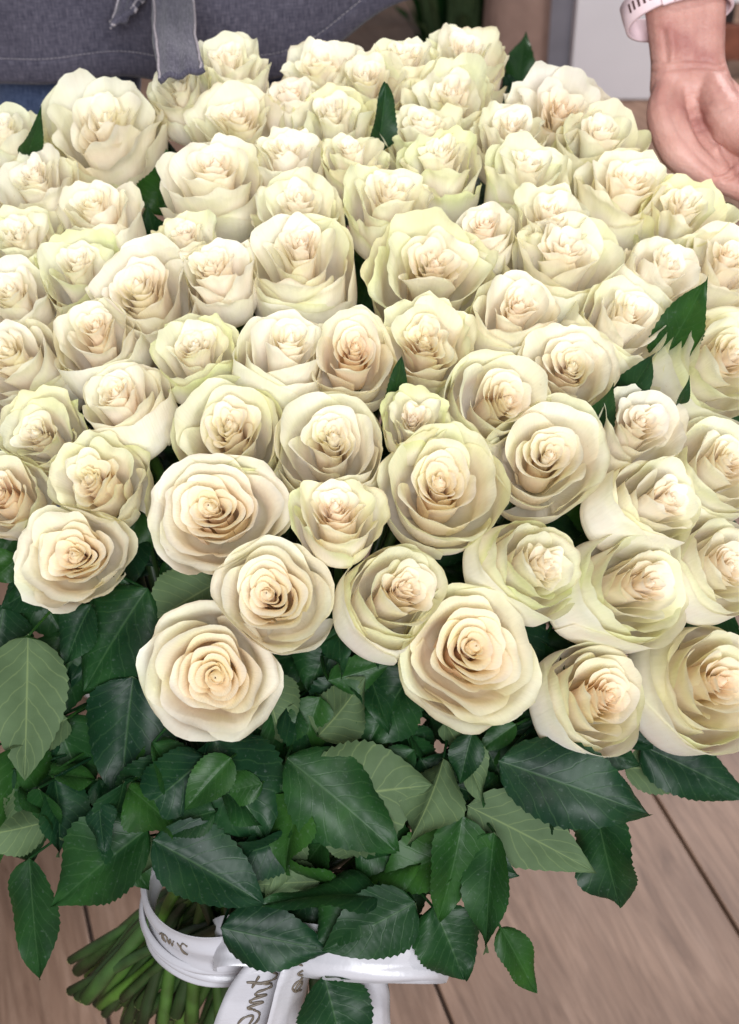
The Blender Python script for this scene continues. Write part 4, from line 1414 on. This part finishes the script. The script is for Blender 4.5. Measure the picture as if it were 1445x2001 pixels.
carve(hand_obj, [
    ([(1272, 122), (1310, 119), (1360, 117), (1412, 124)], 4, .0011), ([(1276, 140), (1320, 134), (1375, 131), (1416, 138)], 4.5, .0013),
    ([(1296, 60), (1300, 90), (1303, 116)], 6, .0014), ([(1310, 62), (1316, 92), (1314, 116)], 7, -.0012),
    ([(1318, 158), (1308, 195), (1326, 245), (1362, 296), (1400, 330)], 12, .0030),
    ([(1400, 342), (1416, 336), (1430, 322)], 4, .0022), ([(1418, 352), (1432, 346), (1446, 330)], 4, .0022),
    ([(1345, 190), (1372, 180), (1402, 172)], 5, .0007), ([(1344, 212), (1380, 200), (1414, 188)], 5, .0008), ([(1350, 232), (1388, 220), (1424, 208)], 5, .0008),
    ([(1364, 256), (1396, 244), (1430, 236)], 5, .0008), ([(1398, 270), (1404, 280), (1400, 292)], 7, -.0018),
])

# ------------------------------------------------------------------ wristwatch
wc = at(1326, 14, 1.19)
waxis = norm(at(1338, 60, 1.19) - at(1318, -100, 1.19))
tiltaxis = norm(waxis + RT * .10 - FW * .22)
we1 = norm(RT - tiltaxis * np.dot(RT, tiltaxis))
we2 = norm(np.cross(tiltaxis, we1))
watch = empty("wristwatch", wc, "pale pink rubber watch strap with slots and buckle on the wrist", "watch")


def wpt(t, ax_, lift=0.0):
    return (we1 * (.0405 + lift) * math.cos(t) + we2 * (.0285 + lift) * math.sin(t)) + tiltaxis * ax_


def band_piece(t0, t1, half, th_, lift, n=80, round_end=False):
    rows = []
    for t in np.linspace(t0, t1, n):
        hh = half
        for ax_, lf in ((-hh, lift), (-hh * .94, lift + th_), (0, lift + th_ * 1.12), (hh * .94, lift + th_), (hh, lift), (hh * .9, lift - .0004), (-hh * .9, lift - .0004)):
            rows.append(wpt(t, ax_, lf))
    V = np.array(rows)
    F = []
    for i in range(n - 1):
        for k in range(7):
            k2 = (k + 1) % 7
            F.append((i * 7 + k, i * 7 + k2, (i + 1) * 7 + k2, (i + 1) * 7 + k))
    F.append(tuple(range(6, -1, -1))); F.append(tuple((n - 1) * 7 + k for k in range(7)))
    return V, F


TB = None
best = 1e9
for t in np.linspace(0, 2 * np.pi, 361):          # side of the ring nearest the camera, a bit left: the buckle
    p = wc + wpt(t, 0)
    dd = np.linalg.norm(p - (CAM + norm(wc - CAM + RT * (-.0095)) * 1.15))
    if dd < best:
        best, TB = dd, t
sgn = 1 if (wpt(TB + .1, 0) - wpt(TB, 0))[0] > 0 else -1
V, F = band_piece(TB - .05 * sgn, TB + 2.5 * sgn, .0105, .0026, 0)
strap1 = link_mesh("strap", V, F, M_STRAP, watch)
V, F = band_piece(TB + .20 * sgn, TB - 2.5 * sgn, .0105, .0024, .0026)
strap2 = link_mesh("strap", V, F, M_STRAP, watch)


def slot(t, parent, lift, hl=.0038, hw=.0008):
    rows = [wpt(t + q / .035, ax_, lift) for q, ax_ in ((-hw, -hl), (hw, -hl), (hw, hl), (-hw, hl))]
    rows += [wpt(t + q / .035, ax_, lift + .0005) for q, ax_ in ((-hw, -hl), (hw, -hl), (hw, hl), (-hw, hl))]
    link_mesh("slot", rows, [(0, 1, 2, 3), (7, 6, 5, 4), (0, 1, 5, 4), (1, 2, 6, 5), (2, 3, 7, 6), (3, 0, 4, 7)], M_SLOT, parent, smooth_shade=False)


for k in range(5):
    slot(TB + (.42 + .135 * k) * sgn, strap1, .00265)
for k in range(5):
    slot(TB - (.22 + .125 * k) * sgn, strap2, .00525)
V, F = band_piece(TB - .04 * sgn, TB + .16 * sgn, .0125, .0028, .0038, n=10)
bk = link_mesh("buckle", V, F, M_STRAP, watch)
V, F = tube([wpt(TB + .10 * sgn, -.001, .0075), wpt(TB + .10 * sgn, .005, .0078)], [.0017, .0017], 10)
link_mesh("pin", V, F, M_STEEL, bk)
TC = TB + math.pi
c0 = wpt(TC, 0, .006)
nx = norm(wpt(TC, 0)); ny = norm(np.cross(tiltaxis, nx))
bv, bf = box((0, 0, 0), (.011, .036, .040), 0, .003)
link_mesh("case", np.array([c0 + nx * q[0] + ny * q[1] + tiltaxis * q[2] for q in bv]), bf, M_STEEL, watch)
bv, bf = box((.0062, 0, 0), (.002, .031, .035), 0, .0008)
link_mesh("screen", np.array([c0 + nx * q[0] + ny * q[1] + tiltaxis * q[2] for q in bv]), bf, M_GLASS, watch)

# ------------------------------------------------------------------ blurred things behind, standing on the floor
def standing_panel(name, pxl, pxr, py, height, thick, mat, label, cat):
    """a panel whose front lower edge runs between two floor points seen at the given pixels"""
    a_, b_ = floor_at(pxl, py), floor_at(pxr, py)
    c = 0.5 * (a_ + b_)
    rz = math.atan2(b_[1] - a_[1], b_[0] - a_[0])
    V, F = box((0, thick / 2, height / 2), (np.linalg.norm(b_ - a_), thick, height), 0, .004)
    o = link_mesh(name, V, F, mat, smooth_shade=False)
    o.location = (c[0], c[1], 0.001)
    o.rotation_euler = (0, 0, rz)
    tag(o, label, cat)
    return o


standing_panel("white_board", 1112, 1272, 196, 1.6, .05, M_WHITE, "upright white board behind the wrist at upper right", "board")
standing_panel("cabinet", 1052, 1140, 176, 1.5, .40, M_GREY, "blurred grey cabinet side left of the white board", "cabinet")
standing_panel("grey_strip", 1262, 1288, 186, 1.5, .05, M_GREY, "narrow grey upright strip right of the white board, beside the wrist", "post")  # thin upright grey slab at the board's right edge
cr0 = floor_at(1520, 150)
crate = empty("wooden_crate", (cr0[0], cr0[1], 0.001), "reddish brown and white slatted crate behind the hand at the right edge", "crate")
for k in range(9):
    V, F = box((0, 0, .08 + k * .13), (.30, .02, .08), 0, .003)
    link_mesh("slat", V, F, M_BROWN if k % 2 == 0 else M_WHITE, crate, smooth_shade=False)
for sx_ in (-.13, .13):
    V, F = box((sx_, .03, .60), (.03, .035, 1.2), 0, .003)
    link_mesh("post", V, F, M_DARK, crate, smooth_shade=False)
# kraft paper parcel leaning wall-like behind, and a leafy plant in a dark pot
kp0 = floor_at(1005, 172)
paper = empty("paper_roll", (kp0[0], kp0[1], 0.001), "tall brown kraft paper roll between the greenery and the grey cabinet", "paper roll")
th = np.linspace(0, 2 * np.pi, 33)
zz = np.linspace(0, 1, 14)
KV = []
for t in th:
    for z in zz:
        rr = .075 * (1 + .05 * math.sin(5 * t + 3 * z) + .03 * math.sin(11 * t)) * (1 - .25 * z)
        KV.append((rr * math.cos(t), rr * math.sin(t), z * 1.1))
o = link_mesh("wrap", KV, grid_faces(33, 14), M_KRAFT, paper)
so = o.modifiers.new("thickness", 'SOLIDIFY'); so.thickness = .001
tv, tf = tube([(0, 0, .01), (0, 0, 1.08)], [.03, .03], 16)
link_mesh("core", tv, tf, M_DARK, paper)
kp1 = floor_at(912, 110)
plant = empty("foliage_bunch", (kp1[0], kp1[1], 0.001), "blurred bunch of long green leaves on the floor right of the apron", "foliage")
rp = random.Random(5)
for k in range(46):
    a_ = rp.random() * 6.28
    b_ = np.array((.10 * math.cos(a_), .06 * math.sin(a_), .0 + .03 * rp.random()))
    tpp = b_ + np.array((math.cos(a_) * rp.uniform(.0, .10), math.sin(a_) * rp.uniform(.02, .12), rp.uniform(.10, .55)))
    V, F, uv = leaf_mesh(b_, tpp, rp.uniform(.03, .05), np.array((-math.cos(a_), -math.sin(a_), .6)), droop=.2, seed=900 + k, teeth=6)
    link_mesh("leaf", V, F, M_LEAF, plant, uv)
# two low leaves right of the topmost rose
gp0 = at(1012, 130, 1.45)
gp = empty("leaf_sprig", at(1010, 215, 1.43), "dark green leaf sprig standing right of the topmost rose", "sprig")
g0 = at(1010, 215, 1.43)
for bx, by, tx_, ty_, w_, rl_ in ((1012, 170, 1026, 58, 62, 10), (1020, 190, 1050, 120, 60, -20), (1005, 200, 985, 140, 50, 30), (1015, 205, 1035, 150, 60, 5), (1000, 215, 1000, 160, 40, -20)):
    b_, t_ = at(bx, by, 1.43), at(tx_, ty_, 1.43)
    n_ = norm(CAM - b_) + .4 * RT * math.sin(rl_)
    V, F, uv = leaf_mesh(b_, t_, w_ * 1.43 / F_PX, n_, droop=.15, seed=bx, teeth=8)
    link_mesh("leaf", V - g0, F, M_LEAF, gp, uv)
tv, tf = tube(catmull([at(1014, 170, 1.435), at(1010, 260, 1.40), at(960, 420, 1.32)], 8), [.002] * 8, 6)
link_mesh("stem", tv - g0, tf, M_STEM, gp)
